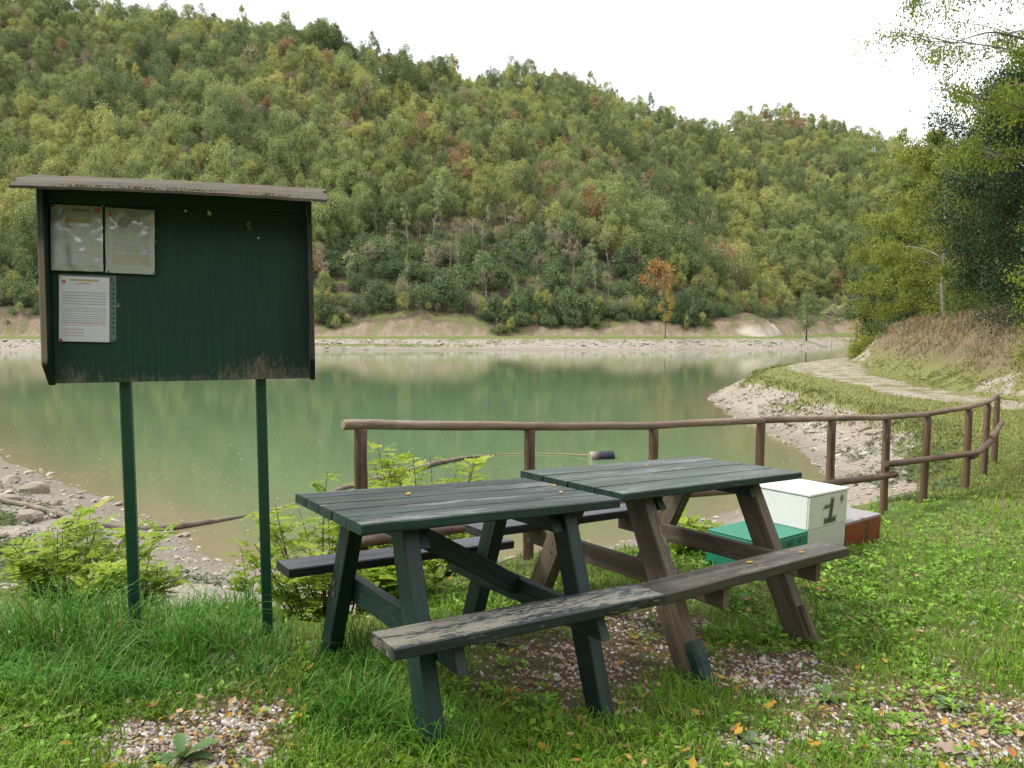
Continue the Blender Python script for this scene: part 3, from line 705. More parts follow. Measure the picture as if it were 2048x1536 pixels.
gr = (.12, .12, .13)
w1, h1 = .211, .300
m1 = paper_mat('page_print_first', [(.045, .055, -.085, -.02, .01, gr), (-.07, -.06, -.02, .05, .01, (.3, .12, .08)), (-.128, -.122, -.07, .085, .006, gr), (.0, .01, -.07, .0, .01, gr)], (.40, .40, .42))
s1_ = sheet('paper_notice', 'wrinkled plastic-covered notice with a large heading at the board top corner', -.449, .662, w1, h1, .012, m1, .026, 5)
press(text_mesh('heading', 's.p.s. tiferno', .026, M['ink'], s1_, (-.012, 0, .120)), s1_); emblem(s1_, .083, .125, .012)
strip('ochre_line', s1_, -.045, .055, .070, .086, M['yellow_print'])
pin(s1_, -.098, .143, 'dark'); pin(s1_, .098, .143, 'yellow'); pin(s1_, -.098, -.142, 'blue'); pin(s1_, .097, -.145, 'blue')
m2 = paper_mat('page_print_second', [(-.11, -.06, -.075, .085, .0085, (.22, .12, .09)), (-.05, .10, -.075, .085, .0085, gr), (.118, .124, -.07, .085, .006, (.2, .15, .08))], (.40, .40, .42))
s2_ = sheet('paper_notice', 'wrinkled plastic-covered notice of close lines beside the one with the large heading', -.230, .655, w1 - .004, h1, .03, m2, .026, 8)
emblem(s2_, -.083, .112, .008); pin(s2_, -.098, .141, 'dark'); pin(s2_, .098, .143, 'yellow'); pin(s2_, -.092, -.144, 'blue'); pin(s2_, .099, -.144, 'dark')
m3 = paper_mat('page_print_third', [(.02, .085, -.09, .09, .013, gr), (-.012, .012, -.09, .09, .011, gr), (-.065, -.02, -.09, .09, .010, gr), (-.075, -.062, -.09, .09, .009, (.32, .13, .1)), (-.125, -.09, -.085, .0, .014, (.32, .13, .1))], (.60, .60, .66), False)
s3_ = sheet('paper_notice', 'flat white typed notice pinned alone in the lower row', -.430, .338, .206, .298, .028, m3, .003, 11, .008)
emblem(s3_, -.085, .122, .008)
strip('ochre_line', s3_, -.06, .06, .129, .138, M['yellow_print'])
strip('red_stroke', s3_, -.035, .025, .114, .1165, M['red_print'], .06)
t = NT('clear_sleeve'); mx = t.n('ShaderNodeMixShader'); tr = t.n('ShaderNodeBsdfTransparent'); mx.inputs[0].default_value = .38
t.l(tr.outputs[0], mx.inputs[1]); t.l(t.pbr((.30, .42, .40), .15, None, .6), mx.inputs[2]); M['sleeve'] = t.done(mx.outputs[0])
sl = sheet('sleeve', '', .012, 0, .228, .306, 0, M['sleeve'], .001, 14, 0); sl.parent = s3_; sl.matrix_basis = Matrix.Translation((.016, .0045, .006))
for k_ in ('label', 'category', 'group'):
    if k_ in sl: del sl[k_]
me = bpy.data.meshes.new('punch_hole'); me.from_pydata([(-.003, 0, -.005), (.003, 0, -.005), (.003, 0, .005), (-.003, 0, .005)], [], [(0, 1, 2, 3)]); me.materials.append(M['pin_dark'])
for i in range(11):
    ob = link('punch_hole', me, None, sl); ob.location = (.103, -.003, .115 - i * .0225)
pin(s3_, -.1, .147, 'yellow'); pin(s3_, .112, .146, 'red'); pin(s3_, -.094, -.142, 'red'); pin(s3_, .125, -.142, 'blue')
# bare pins, hooks and paper scraps left on the panel are parts of the board
for x, z, c_ in ((-.53, .83, 'white'), (-.345, .82, 'white'), (.01, .81, 'white'), (.36, .80, 'dark'), (.335, .69, 'white')):
    o = pin(NB, x, z, c_); o.location.y = -.004
def ring(x, z, r):
    bm = bmesh.new(); a = [bm.verts.new((r * math.cos(i * .63), 0, r * math.sin(i * .63))) for i in range(10)]; b = [bm.verts.new((r * .7 * math.cos(i * .63), -.002, r * .7 * math.sin(i * .63))) for i in range(10)]
    for i in range(9): bm.faces.new((a[i], a[i + 1], b[i + 1], b[i]))
    me = bpy.data.meshes.new('wire_ring'); bm.to_mesh(me); bm.free(); o = link('wire_ring', me, M['pin_white'], NB); o.location = (x, -.003, z)
ring(-.125, .66, .007); ring(.29, .755, .008); ring(.297, .735, .007); ring(.292, .765, .006)
me = bpy.data.meshes.new('paper_scrap'); me.from_pydata([(0, 0, 0), (.018, 0, -.004), (.016, 0, .012), (.004, -.002, .022)], [], [(0, 1, 2, 3)]); o = link('paper_scrap', me, M['pin_white'], NB); o.location = (.105, -.004, .795)
for dx, dz in ((0, 0), (.006, .012), (-.008, .012), (.008, .002), (-.003, .026)):
    me = bpy.data.meshes.new('paint_chip'); me.from_pydata([(-.003, 0, -.003), (.003, 0, -.002), (.0025, 0, .003), (-.002, 0, .0035)], [], [(0, 1, 2, 3)]); o = link('paint_chip', me, M['yellow_print'], NB); o.location = (-.297 + dx, -.002, .352 + dz)

# ---------------------------------------------------------------- fence
POSTS = [(-.94, 4.5, .925), (.13, 5.3, .81), (1.19, 6.1, .71), (2.28, 6.65, .685), (3.17, 7.2, .64), (4.0, 7.75, .585), (4.72, 8.25, .565), (5.5, 8.75, .585), (6.28, 9.6, .565), (7.0, 10.5, .575)]
fence = empty('rail_fence', (2, 7, -.3)); tag(fence, 'round-log rail fence of reddish brown wood along the lake bank', 'fence')
bpy.context.view_layer.update(); fo = Vector((2, 7, -.3))
def L_(p): return Vector(p) - fo
for i, (x, y, zt) in enumerate(POSTS):
    g = float(terrain(np.array([x]), np.array([y]))[0])
    log('post', L_((x + random.uniform(-.02, .02), y, g - .2)), L_((x, y, zt - .028)), .041 - .001 * (i > 3), M['log'], fence, seed=i, wob=.002)
for i in range(len(POSTS) - 1):
    a = Vector(POSTS[i]); b = Vector(POSTS[i + 1]); d = (b - a).normalized()
    if i == 0: a = a - d * .10
    jz = random.uniform(-.004, .004)
    log('top_rail', L_(a + Vector((0, 0, jz)) - d * .015), L_(b + Vector((0, 0, jz)) + d * .02), 0.0315, M['rail'], fence, seed=20 + i, wob=.003)
def low_rail(a, b, za, zb, off=-.06, ext=.09):
    A = Vector((POSTS[a][0], POSTS[a][1], za)); B = Vector((POSTS[b][0], POSTS[b][1], zb)); d = (B - A).normalized(); n = Vector((d.y, -d.x, 0)) * -off
    log('lower_rail', L_(A + n - d * ext), L_(B + n + d * ext), .036, M['log'], fence, seed=50 + a, wob=.004)
low_rail(0, 2, .20, .10); low_rail(2, 3, .125, .07, ext=.05); low_rail(3, 5, .03, -.03); low_rail(5, 7, .09, .035); low_rail(7, 8, -.005, .06, ext=.05); low_rail(8, 9, .10, .17, ext=.06)

# ---------------------------------------------------------------- winners' podium
def podium():
    root = empty('winners_podium', (2.193, 5.337, CAMZ - 1.702), (.012, .049, .713)); tag(root, 'wooden winners podium of green, white and red boxes with painted place numbers', 'podium')
    wg, ww, wr3, D, hg, hw, hr, lid = .635, .613, .663, .448, .221, .492, .204, .022
    def paint(name, col, under, amt=.72, num=None):
        t = NT(name); v = t.coord('Object', (1, 1, 1)); n1 = t.noise(v, 9, 7, .65, .4); n2 = t.noise(v, 2.2, 4); c = t.mix(n2, tuple(a * .82 for a in col), col)
        c = t.mix(t.ramp(n1, (amt, 0), (amt + .05, .85)), c, under)
        ck = t.noise(t.coord('Object', (5, 5, 1.6)), 4, 3, .5, 1.5); c = t.mix(t.ramp(t.math('ABSOLUTE', t.math('SUBTRACT', ck, .5)), (0, .55), (.008, 0)), c, tuple(a * .35 for a in col))
        if num:
            sp = t.n('ShaderNodeSeparateXYZ'); t.l(v, sp.inputs[0]); nz = t.noise(v, 35, 4); m_ = None
            for (cx, cz, hx, hz, shear) in num:
                xs = t.math('SUBTRACT', t.math('SUBTRACT', sp.outputs['X'], cx), t.math('MULTIPLY', t.math('SUBTRACT', sp.outputs['Z'], cz), shear))
                dx = t.math('SUBTRACT', t.math('ABSOLUTE', xs), hx); dz = t.math('SUBTRACT', t.math('ABSOLUTE', t.math('SUBTRACT', sp.outputs['Z'], cz)), hz)
                d = t.math('ADD', t.math('MAXIMUM', dx, dz), t.math('MULTIPLY', t.math('SUBTRACT', nz, .5), .022))
                k_ = t.ramp(t.math('ADD', d, .5), (.488, 1), (.512, 0)); m_ = k_ if m_ is None else t.math('MAXIMUM', m_, k_)
            c = t.mix(t.math('MULTIPLY', m_, .96), c, (.012, .012, .012))
        return t.done(t.pbr(c, .42, t.bump(n1, .15, .003), .5))
    one = [(.345, .345, .030, .088, .16), (.335, .262, .100, .024, 0), (.275, .372, .052, .016, .9), (.512, .412, .013, .032, .0), (.512, .412, .030, .013, 0)]
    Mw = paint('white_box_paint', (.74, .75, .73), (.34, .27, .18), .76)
    Mwf = paint('white_shaded_front_paint', (.60, .60, .54), (.30, .23, .15), .70, one)  # front panels are dimmer copies of the box paints, shade put into colour
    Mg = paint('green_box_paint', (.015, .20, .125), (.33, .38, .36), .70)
    Mgf = paint('green_shaded_front_paint', (.012, .17, .11), (.20, .25, .23), .74, [(-.28, .11, .018, .03, .5), (-.26, .16, .04, .012, 0), (-.29, .07, .045, .012, 0), (-.12, .165, .014, .018, .8)])
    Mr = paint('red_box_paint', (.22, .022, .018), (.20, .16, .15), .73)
    Mrf = paint('red_shaded_front_paint', (.19, .018, .015), (.1, .06, .05), .75, [(.99, .16, .045, .012, 0), (1.02, .12, .018, .05, .1), (.99, .09, .04, .012, 0), (1.015, .055, .018, .03, 0), (.98, .03, .045, .012, 0), (1.14, .17, .014, .018, 0)])
    Mgt = paint('red_top_grey', (.30, .285, .29), (.20, .05, .05), .60)
    def pbox(name, a, b, mat, parent):
        bm = bmesh.new(); bmesh.ops.create_cube(bm, size=1)
        for v in bm.verts: v.co = Vector([(a[i] + b[i]) / 2 + v.co[i] * (b[i] - a[i]) for i in range(3)])
        bmesh.ops.bevel(bm, geom=list(bm.edges), offset=.003, segments=1, affect='EDGES'); me = bpy.data.meshes.new(name); bm.to_mesh(me); bm.free(); return link(name, me, mat, parent)
    th = .018
    def box_set(name, x0, x1, z0, h, mside, mfront, mtop, lidded):
        gp = .005 if lidded else 0
        core = pbox(name, (x0 + .001, th, z0), (x1 - .001, D, h - th - gp), mside, root)
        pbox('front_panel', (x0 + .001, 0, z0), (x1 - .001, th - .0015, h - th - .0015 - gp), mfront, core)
        o_ = .006 if lidded else -.001
        pbox('top_panel', (x0 - o_, -o_, h - th), (x1 + o_, D + o_, h), mtop, core)
        return core
    low = pbox('white_lower_box', (.001, th, -.15), (ww - .001, D, hg - .003), Mw, root); pbox('front_panel', (.001, .002, -.15), (ww - .001, th - .001, hg - .004), paint('white_shaded_lower_front', (.52, .52, .47), (.30, .23, .15), .66), low)
    box_set('green_box', -wg, 0, -.15, hg, Mg, Mgf, Mg, False)
    box_set('red_box', ww, ww + wr3, -.15, hr, Mr, Mrf, Mgt, False)
    box_set('white_box', 0, ww, hg, hw, Mw, Mwf, Mw, True)
    return root
podium()

# ---------------------------------------------------------------- hoses, rope, corrugated pipe
M['hose'] = wood_mat('muddy_hose', (.24, .19, .14), (.10, .08, .06), (.36, .31, .25), .6, .6, 8, .4)
M['hose_grey'] = plain_mat('grey_hose', (.30, .31, .34), .5, .3, 12); M['rope'] = plain_mat('tan_rope', (.34, .27, .15), .8, .3, 60)
def waterpt(px, py, h=0.0):
    d = ray(px, py); t_ = (CAMZ - WZ - h) / -d[2]; return (d[0] * t_, d[1] * t_, WZ + h)
def smooth_line(P, n=60):
    P = np.asarray(P, float); s = np.linspace(0, len(P) - 1, n); Q = np.stack([np.interp(s, range(len(P)), P[:, i]) for i in range(3)], 1)
    for _ in range(5): Q[1:-1] = (Q[:-2] + 2 * Q[1:-1] + Q[2:]) / 4
    return Q
def tube_obj(name, P, rad, mat, label, cat, group=None, k=10, ridge=0):
    P = smooth_line(P, 120); r = np.interp(np.linspace(0, 1, 120), np.linspace(0, 1, len(rad)), rad)
    v, q = tube_arrays(P, r, k); o = link(name, np_mesh(name, v, [q, np.arange(k)[None, ::-1], (len(v) - k + np.arange(k))[None]], None, True), mat); tag(o, label, cat, group); return o
def groundpt(px, py, h):
    x, y, z = hit(np.array([px]), np.array([py])); return (float(x[0]), float(y[0]), float(z[0]) + h)
tube_obj('hose', [groundpt(-60, 990, .06), groundpt(0, 1006, .05), groundpt(60, 1018, .06), groundpt(120, 1035, .05), groundpt(180, 1050, .05), waterpt(250, 1058, .08), waterpt(340, 1054, .05), waterpt(420, 1043, .03), waterpt(480, 1033, .02), waterpt(520, 1025, .0)],
         [.04, .04, .045, .05, .052, .05, .045, .03, .012], M['hose'], 'thick muddy brown hose lying from the stony bank into the shallows', 'hose')
tube_obj('rope', [waterpt(515, 1026, .02), waterpt(560, 1014, .03), waterpt(620, 1000, .03), waterpt(690, 975, .02)], [.012, .012], M['rope'], 'tan rope joining the muddy hose to the floating pale hose', 'rope')
tube_obj('hose', [waterpt(660, 984, .02), waterpt(720, 965, .05), waterpt(800, 947, .05), waterpt(870, 926, .05), waterpt(930, 915, .04), waterpt(1010, 907, .01)], [.03, .055, .06, .06, .055, .03, .006], M['hose'], 'pale floating hose behind the leafy bush and fence', 'hose')
tube_obj('rope', [waterpt(990, 909, .015), waterpt(1060, 906, .02), waterpt(1130, 908, .02), waterpt(1182, 910, .06)], [.011, .011], M['rope'], 'thin tan rope tied to the floating corrugated pipe', 'rope')
def corrugated():
    a = Vector(waterpt(1180, 914, .05)); b = Vector(waterpt(1227, 912, .05)); n = 66; ax = np.array(b - a); s = np.linspace(0, 1, n)
    P = np.array(a)[None] + s[:, None] * ax[None]; r = .118 + .013 * np.sign(np.sin(s * 2 * np.pi * 11)) ; v, q = tube_arrays(P, r, 20)
    v2, q2 = tube_arrays(P[::-1], .098, 20); V = np.concatenate([v, v2]); Q = np.concatenate([q, q2 + len(v)])
    cap = np.array([[i, (i + 1) % 20, len(v) + len(v2) - 20 + (i + 1) % 20, len(v) + len(v2) - 20 + i] for i in range(20)])
    t = NT('corrugated_plastic'); sp = t.n('ShaderNodeSeparateXYZ'); tc = t.coord('Generated'); t.l(tc, sp.inputs[0])
    c = t.ramp(sp.outputs['X'], (.08, (.42, .36, .27)), (.28, (.17, .15, .15)), (.42, (.035, .035, .06)), (1, (.02, .02, .045))); m_ = t.done(t.pbr(c, .5))
    o = link('corrugated_pipe', np_mesh('corrugated_pipe', V, [Q, cap]), m_); tag(o, 'short black corrugated pipe with pale end floating on the lake', 'pipe')
corrugated()

# ---------------------------------------------------------------- stones
t = NT('bank_rock'); v = t.coord('Object', (1, 1, 1), rnd=True); n1 = t.noise(v, 7, 6, .65); c = t.mix(t.ramp(n1, (.3, 0), (.7, 1)), (.17, .135, .105), (.40, .35, .29)); M['rock'] = t.done(t.pbr(c, .9, t.bump(n1, .6, .02), .2))
def rock_mesh(seed):
    bm = bmesh.new(); bmesh.ops.create_icosphere(bm, subdivisions=2, radius=1); rs = random.Random(seed); pl = [(Vector((rs.gauss(0, 1), rs.gauss(0, 1), rs.gauss(0, 1))).normalized(), rs.uniform(.45, .8)) for _ in range(9)]
    for v in bm.verts:
        for n_, d in pl:
            k_ = v.co.dot(n_)
            if k_ > d: v.co -= n_ * (k_ - d)
        v.co *= 1 + rs.uniform(-.04, .04)
    me = bpy.data.meshes.new('bank_rock'); bm.to_mesh(me); bm.free(); me.materials.append(M['rock']); return me
RK = [rock_mesh(i) for i in range(6)]
def rocks(spots, label, group):
    for i, (px, py, s) in enumerate(spots):
        x, y, z = groundpt(px, py, 0); sz = s * y / F_PX * .5
        o = link('rock', RK[i % 6]); o.location = (x, y, z + sz * .15); o.scale = (sz * random.uniform(.9, 1.2), sz * random.uniform(.7, 1), sz * random.uniform(.4, .65)); o.rotation_euler = (random.uniform(-.3, .3), random.uniform(-.3, .3), random.uniform(0, 6)); tag(o, label, 'rock', group)
rocks([(20, 965, 46), (70, 985, 60), (15, 1005, 60), (60, 1040, 70), (130, 1045, 44), (20, 1075, 70), (90, 1090, 66), (160, 1075, 50), (130, 1105, 60), (40, 1130, 70), (185, 1110, 46), (-40, 1010, 70), (-50, 1070, 80), (110, 1010, 30), (370, 1073, 26)], 'rough pale stone set in the bank beside the muddy hose', 'stones in the bank by the hose')
rocks([(1572, 790, 30), (1585, 806, 22), (1560, 822, 24), (1600, 815, 20), (1545, 838, 16), (1655, 838, 20), (1668, 845, 24), (1705, 850, 24), (1725, 862, 30), (1750, 868, 34), (1738, 885, 24), (1690, 900, 14), (1730, 925, 18), (1800, 925, 30), (1760, 945, 24), (1810, 950, 26), (1630, 880, 12), (1520, 790, 14), (1495, 775, 12), (1640, 800, 14), (1785, 965, 22)], 'jagged grey-brown rock on the eroded bank below the grass edge', 'rocks on the eroded bank')

def pebbles(name, x, y, z, s, cols, label, cat, flat=.6):
    n = len(x); base = np.array([(0, 0, 1), (.9, 0, .3), (.28, .85, .3), (-.73, .53, .3), (-.73, -.53, .3), (.28, -.85, .3), (.73, .53, -.4), (-.28, .85, -.4), (-.9, 0, -.4), (-.28, -.85, -.4), (.73, -.53, -.4), (0, 0, -1)])
    f = np.array([(0, 1, 2), (0, 2, 3), (0, 3, 4), (0, 4, 5), (0, 5, 1), (1, 6, 2), (2, 7, 3), (3, 8, 4), (4, 9, 5), (5, 10, 1), (6, 7, 2), (7, 8, 3), (8, 9, 4), (9, 10, 5), (10, 6, 1)])
    v = base[None] * (1 + rng.uniform(-.22, .22, (n, 12, 1))); a = rng.uniform(0, 6.28, n); sc = np.stack([rng.uniform(.8, 1.3, n), rng.uniform(.65, 1, n), rng.uniform(.45, .8, n) * flat / .6], 1) * s[:, None]
    v = v * sc[:, None]; ca, sa = np.cos(a)[:, None], np.sin(a)[:, None]; tl = rng.uniform(-.4, .4, (n, 1))
    X = v[..., 0] * ca - v[..., 1] * sa; Y = v[..., 0] * sa + v[..., 1] * ca; Z = v[..., 2] + X * tl
    V = np.stack([X + x[:, None], Y + y[:, None], Z + (z + s * .18)[:, None]], -1).reshape(-1, 3)
    F = (f[None] + np.arange(n)[:, None, None] * 12).reshape(-1, 3); col = np.repeat(cols, 12, 0)
    t = NT(name + '_stone'); g = t.noise(t.coord('Object', (1, 1, 1)), 90, 3); m_ = t.done(t.pbr(t.mix(t.math('MULTIPLY', g, .5), t.attr('col', 'Color'), (.2, .16, .13)), .8, None, .3))
    o = link(name, np_mesh(name, V, [F], {'col': col}, False), m_); tag(o, label, cat, kind='stuff'); return o
def scatter_px(n, x0, x1, y0, y1):
    px = rng.uniform(x0, x1, n); py = rng.uniform(y0, y1, n); return hit(px, py)
x, y, z = scatter_px(90000, -350, 2450, 1180, 1720); gvl, so, ta = masks(x, y, z)
k = rng.uniform(size=len(x)) < (gvl * .46 + so * .07 + .018); x, y, z = x[k], y[k], z[k]
cl = np.array([(.60, .56, .52), (.50, .42, .37), (.42, .38, .36), (.66, .64, .62), (.48, .36, .30)])[rng.integers(0, 5, len(x))] * rng.uniform(.6, 1.12, (len(x), 1))
pebbles('gravel', x, y, z, rng.uniform(.005, .012, len(x)) * rng.choice([1, 1, 1, 1.5], len(x)), cl, 'loose white and pinkish gravel showing through the grass', 'gravel')
x, y, z = scatter_px(26000, -60, 1900, 770, 1180); k = (z < -.75) & (z > WZ - .02) & (y < 45); x, y, z = x[k], y[k], z[k]
k = rng.uniform(size=len(x)) < .5; x, y, z = x[k], y[k], z[k]
cl = np.array([(.38, .33, .27), (.30, .25, .20), (.45, .40, .35)])[rng.integers(0, 3, len(x))] * rng.uniform(.7, 1.15, (len(x), 1))
pebbles('shore_stones', x, y, z, rng.gamma(2.0, .5, len(x)) * .0022 * y.clip(5, 30), cl, 'small stones and shingle strewn over the bare lake bank', 'stones', .4)
xf = rng.uniform(-95, 56, 2600); yf_ = np.interp(xf, FAR[::-1][:, 0][1:8], FAR[::-1][:, 1][1:8]) + rng.uniform(.1, 3.9, 2600) ** 1.0; zf_ = terrain(xf, yf_)
cl = np.array([(.42, .39, .34), (.33, .29, .25), (.5, .47, .43)])[rng.integers(0, 3, 2600)] * rng.uniform(.7, 1.15, (2600, 1))
pebbles('far_shore_stones', xf, yf_, zf_, rng.gamma(1.6, .06, 2600) + .03, cl, 'pale stones along the far waterline', 'stones', .4)

# ---------------------------------------------------------------- grass and weeds
def blades(x, y, z, h, w, lean, col):
    n = len(x); a = rng.uniform(0, 6.28, n); b = a + rng.normal(0, .5, n) + np.pi / 2
    d = np.stack([np.cos(a), np.sin(a), np.zeros(n)], 1); s = np.stack([np.cos(b), np.sin(b), np.zeros(n)], 1) * w[:, None] * .5
    p = np.stack([x, y, z - .01], 1); up = np.array([0, 0, 1.])
    m1_ = p + d * (h * lean * .22)[:, None] + up * (h * .5)[:, None]; m2_ = p + d * (h * lean * .62)[:, None] + up * (h * (.86 - .12 * lean))[:, None]; tp = p + d * (h * lean * 1.1)[:, None] + up * (h * (1.0 - .35 * lean))[:, None]
    V = np.stack([p - s, p + s, m1_ - s * .9, m1_ + s * .9, m2_ - s * .6, m2_ + s * .6, tp], 1).reshape(-1, 3); o = np.arange(n)[:, None] * 7
    Q = np.concatenate([o + np.array([[0, 1, 3, 2]]), o + np.array([[2, 3, 5, 4]])]); T = o + np.array([[4, 5, 6]])
    return V, Q, T, np.repeat(col, 7, 0)
M['blade'] = leaf_mat('grass_blade', [], usecol=True, trans=.3, spec=.35)
def grass_obj(name, x, y, z, h, w, lean, col, label):
    V, Q, T, c = blades(x, y, z, h, w, lean, col); tag(link(name, np_mesh(name, V, [Q, T], {'col': c}), M['blade']), label, 'grass', kind='stuff')
def gcol(n, a, b, dry=.1):
    u = rng.uniform(size=(n, 1)); c = np.array(a) * (1 - u) + np.array(b) * u; d = rng.uniform(size=n) < dry; c[d] = np.array((.28, .23, .10)) * rng.uniform(.6, 1.1, (d.sum(), 1)); return c
x, y, z = scatter_px(160000, -650, 2950, 985, 1760)
gvl, so, ta = masks(x, y, z)
pt = fbm(x * 1.7, y * 1.7, 91)
k = (z > -.95) & (y > .9) & (rng.uniform(size=len(x)) < np.clip(.95 - .88 * gvl - .72 * so + ta * .6, .03, 1) * sstep(-1.0, -.5, z + rng.uniform(-.3, .3, len(x)))) & (rng.uniform(size=len(x)) < .35 + pt)
k &= ~((ta > .25) & (rng.uniform(size=len(x)) < .2))
x, y, z, ta, so, pt = x[k], y[k], z[k], ta[k], so[k], pt[k]; n = len(x)
h = (.035 + .05 * rng.uniform(size=n) ** 1.5 + .03 * pt) * (1 - .4 * so) + ta * rng.uniform(.06, .25, n) * (.22 + 1.25 * sstep(.34, .66, fbm(x * 4.2, y * 4.2, 95)))
cg = gcol(n, (.08, .18, .009), (.20, .36, .024), .08); cg = np.where((ta > .3)[:, None], gcol(n, (.04, .14, .009), (.10, .27, .02), .03), cg)
cg *= (.7 + .6 * pt)[:, None]
grass_obj('lawn_grass', x, y, z, h, rng.uniform(.0022, .0045, n) * (1 + .16 * y), rng.uniform(.1, .95, n) + .35 * (ta > .2) * rng.uniform(0, 1, n), cg, 'green grass of uneven height around the tables and board posts')
# terrace grass further along the bank
x, y, z = scatter_px(100000, 1380, 2300, 706, 1000); tz = seg_dist(x, y, TR); gg = sstep(-.75, -.5, z); k = (z > -.72) & (rng.uniform(size=len(x)) < gg * np.where(tz < 1.0, .22, .85)) & (y < 70) & (y > 7)
x, y, z = x[k], y[k], z[k]; n = len(x); e_ = terrain(x, y, True)[5]; dryg = np.clip(sstep(.6, 1.4, e_) * .75 + .2, 0, .9)
cg = gcol(n, (.13, .18, .025), (.26, .30, .07), .2); dm = rng.uniform(size=n) < dryg * .9 * sstep(.3, 1., e_); cg[dm] = np.array((.36, .27, .16)) * rng.uniform(.55, 1.1, (dm.sum(), 1))
grass_obj('terrace_grass', x, y, z, (.03 + .045 * rng.uniform(size=n)) * (1 + 1.2 * (e_ > .8)), .003 + .0007 * y, rng.uniform(.2, 1, n), cg, 'short grass on the terrace between the track and the eroded bank')
# tufts hanging over the eroded lip and dry tall grass on the cut bank
s = rng.uniform(0, 1, 2400); LP = np.array([(8.3, 13.4), (8.9, 16.6), (9.4, 20), (9.9, 25), (10.7, 33), (12.5, 37.5), (16, 42.5)]); sx_ = s * 6
x = np.interp(sx_, range(7), LP[:, 0]) + rng.normal(0, .28, 2400); y = np.interp(sx_, range(7), LP[:, 1]) + rng.normal(0, .3, 2400); z = terrain(x, y); k = z > -1.05; x, y, z = x[k], y[k], z[k]; n = len(x)
grass_obj('lip_grass', x, y, z, rng.uniform(.06, .2, n), .004 + .0012 * y, rng.uniform(.4, 1.3, n), gcol(n, (.10, .14, .03), (.22, .25, .07), .3), 'tufts of grass hanging over the broken edge of the bank')
px = rng.uniform(1700, 2300, 60000); yq = rng.uniform(15, 52, 60000); x = (px - 1024) / F_PX * yq; _, _, _, _, _, e_ = terrain(x, yq, True); y = yq; z = terrain(x, y)
k = (e_ > 1.0) & (e_ < 6) & (rng.uniform(size=60000) < np.where(e_ > 1.9, .7, .16) * np.where(y > 24, 1, .25)); x, y, z, e_ = x[k], y[k], z[k], e_[k]; n = len(x)
dc = np.array((.40, .30, .19)) * rng.uniform(.55, 1.1, (n, 1)); gm_ = rng.uniform(size=n) < .18; dc[gm_] = np.array((.14, .17, .05)) * rng.uniform(.6, 1.1, (gm_.sum(), 1))
grass_obj('dry_grass', x, y, z, rng.uniform(.14, .46, n), .003 + .0006 * y, rng.uniform(.3, 1.1, n), dc, 'tall straw-coloured dry grass on the cut bank under the trees')

x, y, z = scatter_px(40000, -350, 2450, 1120, 1720); gvl, so, ta = masks(x, y, z); k = (rng.uniform(size=len(x)) < (.06 + .20 * (topix(x, y, z)[0] > 1100) + .30 * so + .22 * gvl) * (1 - .9 * ta)); x, y, z = x[k], y[k], z[k]; n = len(x); a = rng.uniform(0, 6.28, n); u = rng.integers(0, 4, n)
v, q = leaf_quads(np.stack([x, y, z + rng.uniform(.004, .022, n)], 1), np.stack([np.cos(a), np.sin(a), rng.normal(0, .3, n)], 1), np.stack([rng.normal(0, .4, n), rng.normal(0, .4, n), np.ones(n)], 1), rng.uniform(.009, .036, n), rng.uniform(.006, .017, n), .2)
lit = np.array([(.22, .12, .06), (.38, .25, .12), (.44, .33, .19), (.48, .32, .05)])[u] * rng.uniform(.6, 1.1, (n, 1)); tag(link('leaf_litter', np_mesh('leaf_litter', v, [q], {'col': np.repeat(lit, 4, 0)}), M['blade']), 'crumbled brown and tan leaf litter on the bare soil patches', 'litter', kind='stuff')

def weeds_obj(name, x, y, z, lsize, nl, col, label, rise=.5):
    n = len(x); m_ = n * nl; a = rng.uniform(0, 6.28, m_); pit = rng.uniform(.1, rise, m_) ; c0 = np.repeat(np.stack([x, y, z], 1), nl, 0); s = np.repeat(lsize, nl) * rng.uniform(.6, 1.2, m_)
    ax = np.stack([np.cos(a) * np.cos(pit), np.sin(a) * np.cos(pit), np.sin(pit)], 1); hgt = rng.uniform(.1, 1.0, m_) * s * 1.1
    c = c0 + ax * (s * rng.uniform(.45, 1.0, m_))[:, None] + np.array([[0, 0, 1.]]) * hgt[:, None]; nr = np.stack([rng.normal(0, .35, m_), rng.normal(0, .35, m_), np.ones(m_)], 1)
    v, q = leaf_quads(c, ax, nr, s, s * rng.uniform(.45, .75, m_), .12); cc = np.repeat(np.repeat(col, nl, 0) * rng.uniform(.75, 1.2, (m_, 1)), 4, 0)
    tag(link(name, np_mesh(name, v, [q], {'col': cc}), M['blade']), label, 'weeds', kind='stuff')
x, y, z = scatter_px(26000, -350, 2500, 990, 1720); gvl, so, ta = masks(x, y, z); pxx, pyy = topix(x, y, z); pt = fbm(x * 1.1 + 4, y * 1.1, 97)
dens = .10 + .75 * sstep(.48, .62, pt) + .9 * ell(pxx, pyy, 1800, 1120, 380, 170) + .5 * ell(pxx, pyy, 1480, 1130, 160, 80)
k = (z > -.7) & (y > 1.5) & (rng.uniform(size=len(x)) < dens * (1 - .9 * ta) * (1 - .8 * gvl) * (1 - .6 * so)); x, y, z = x[k], y[k], z[k]; n = len(x)
u = rng.uniform(size=(n, 1)); weeds_obj('low_weeds', x, y, z, rng.uniform(.014, .034, n) * (1 + .05 * y), 7, np.array((.10, .23, .014)) * (1 - u) + np.array((.24, .41, .04)) * u, 'low clover and broad-leaved weeds growing through the lawn')
x, y, z = scatter_px(9000, -80, 1000, 960, 1170); k = (z < -.3) & (z > -1.45) & ((x < -3.2) | (z > -.9)) & (rng.uniform(size=len(x)) < .6) & (fbm(x * 1.3, y * 1.3, 63) > .40); x, y, z = x[k], y[k], z[k]; n = len(x); u = rng.uniform(size=(n, 1))
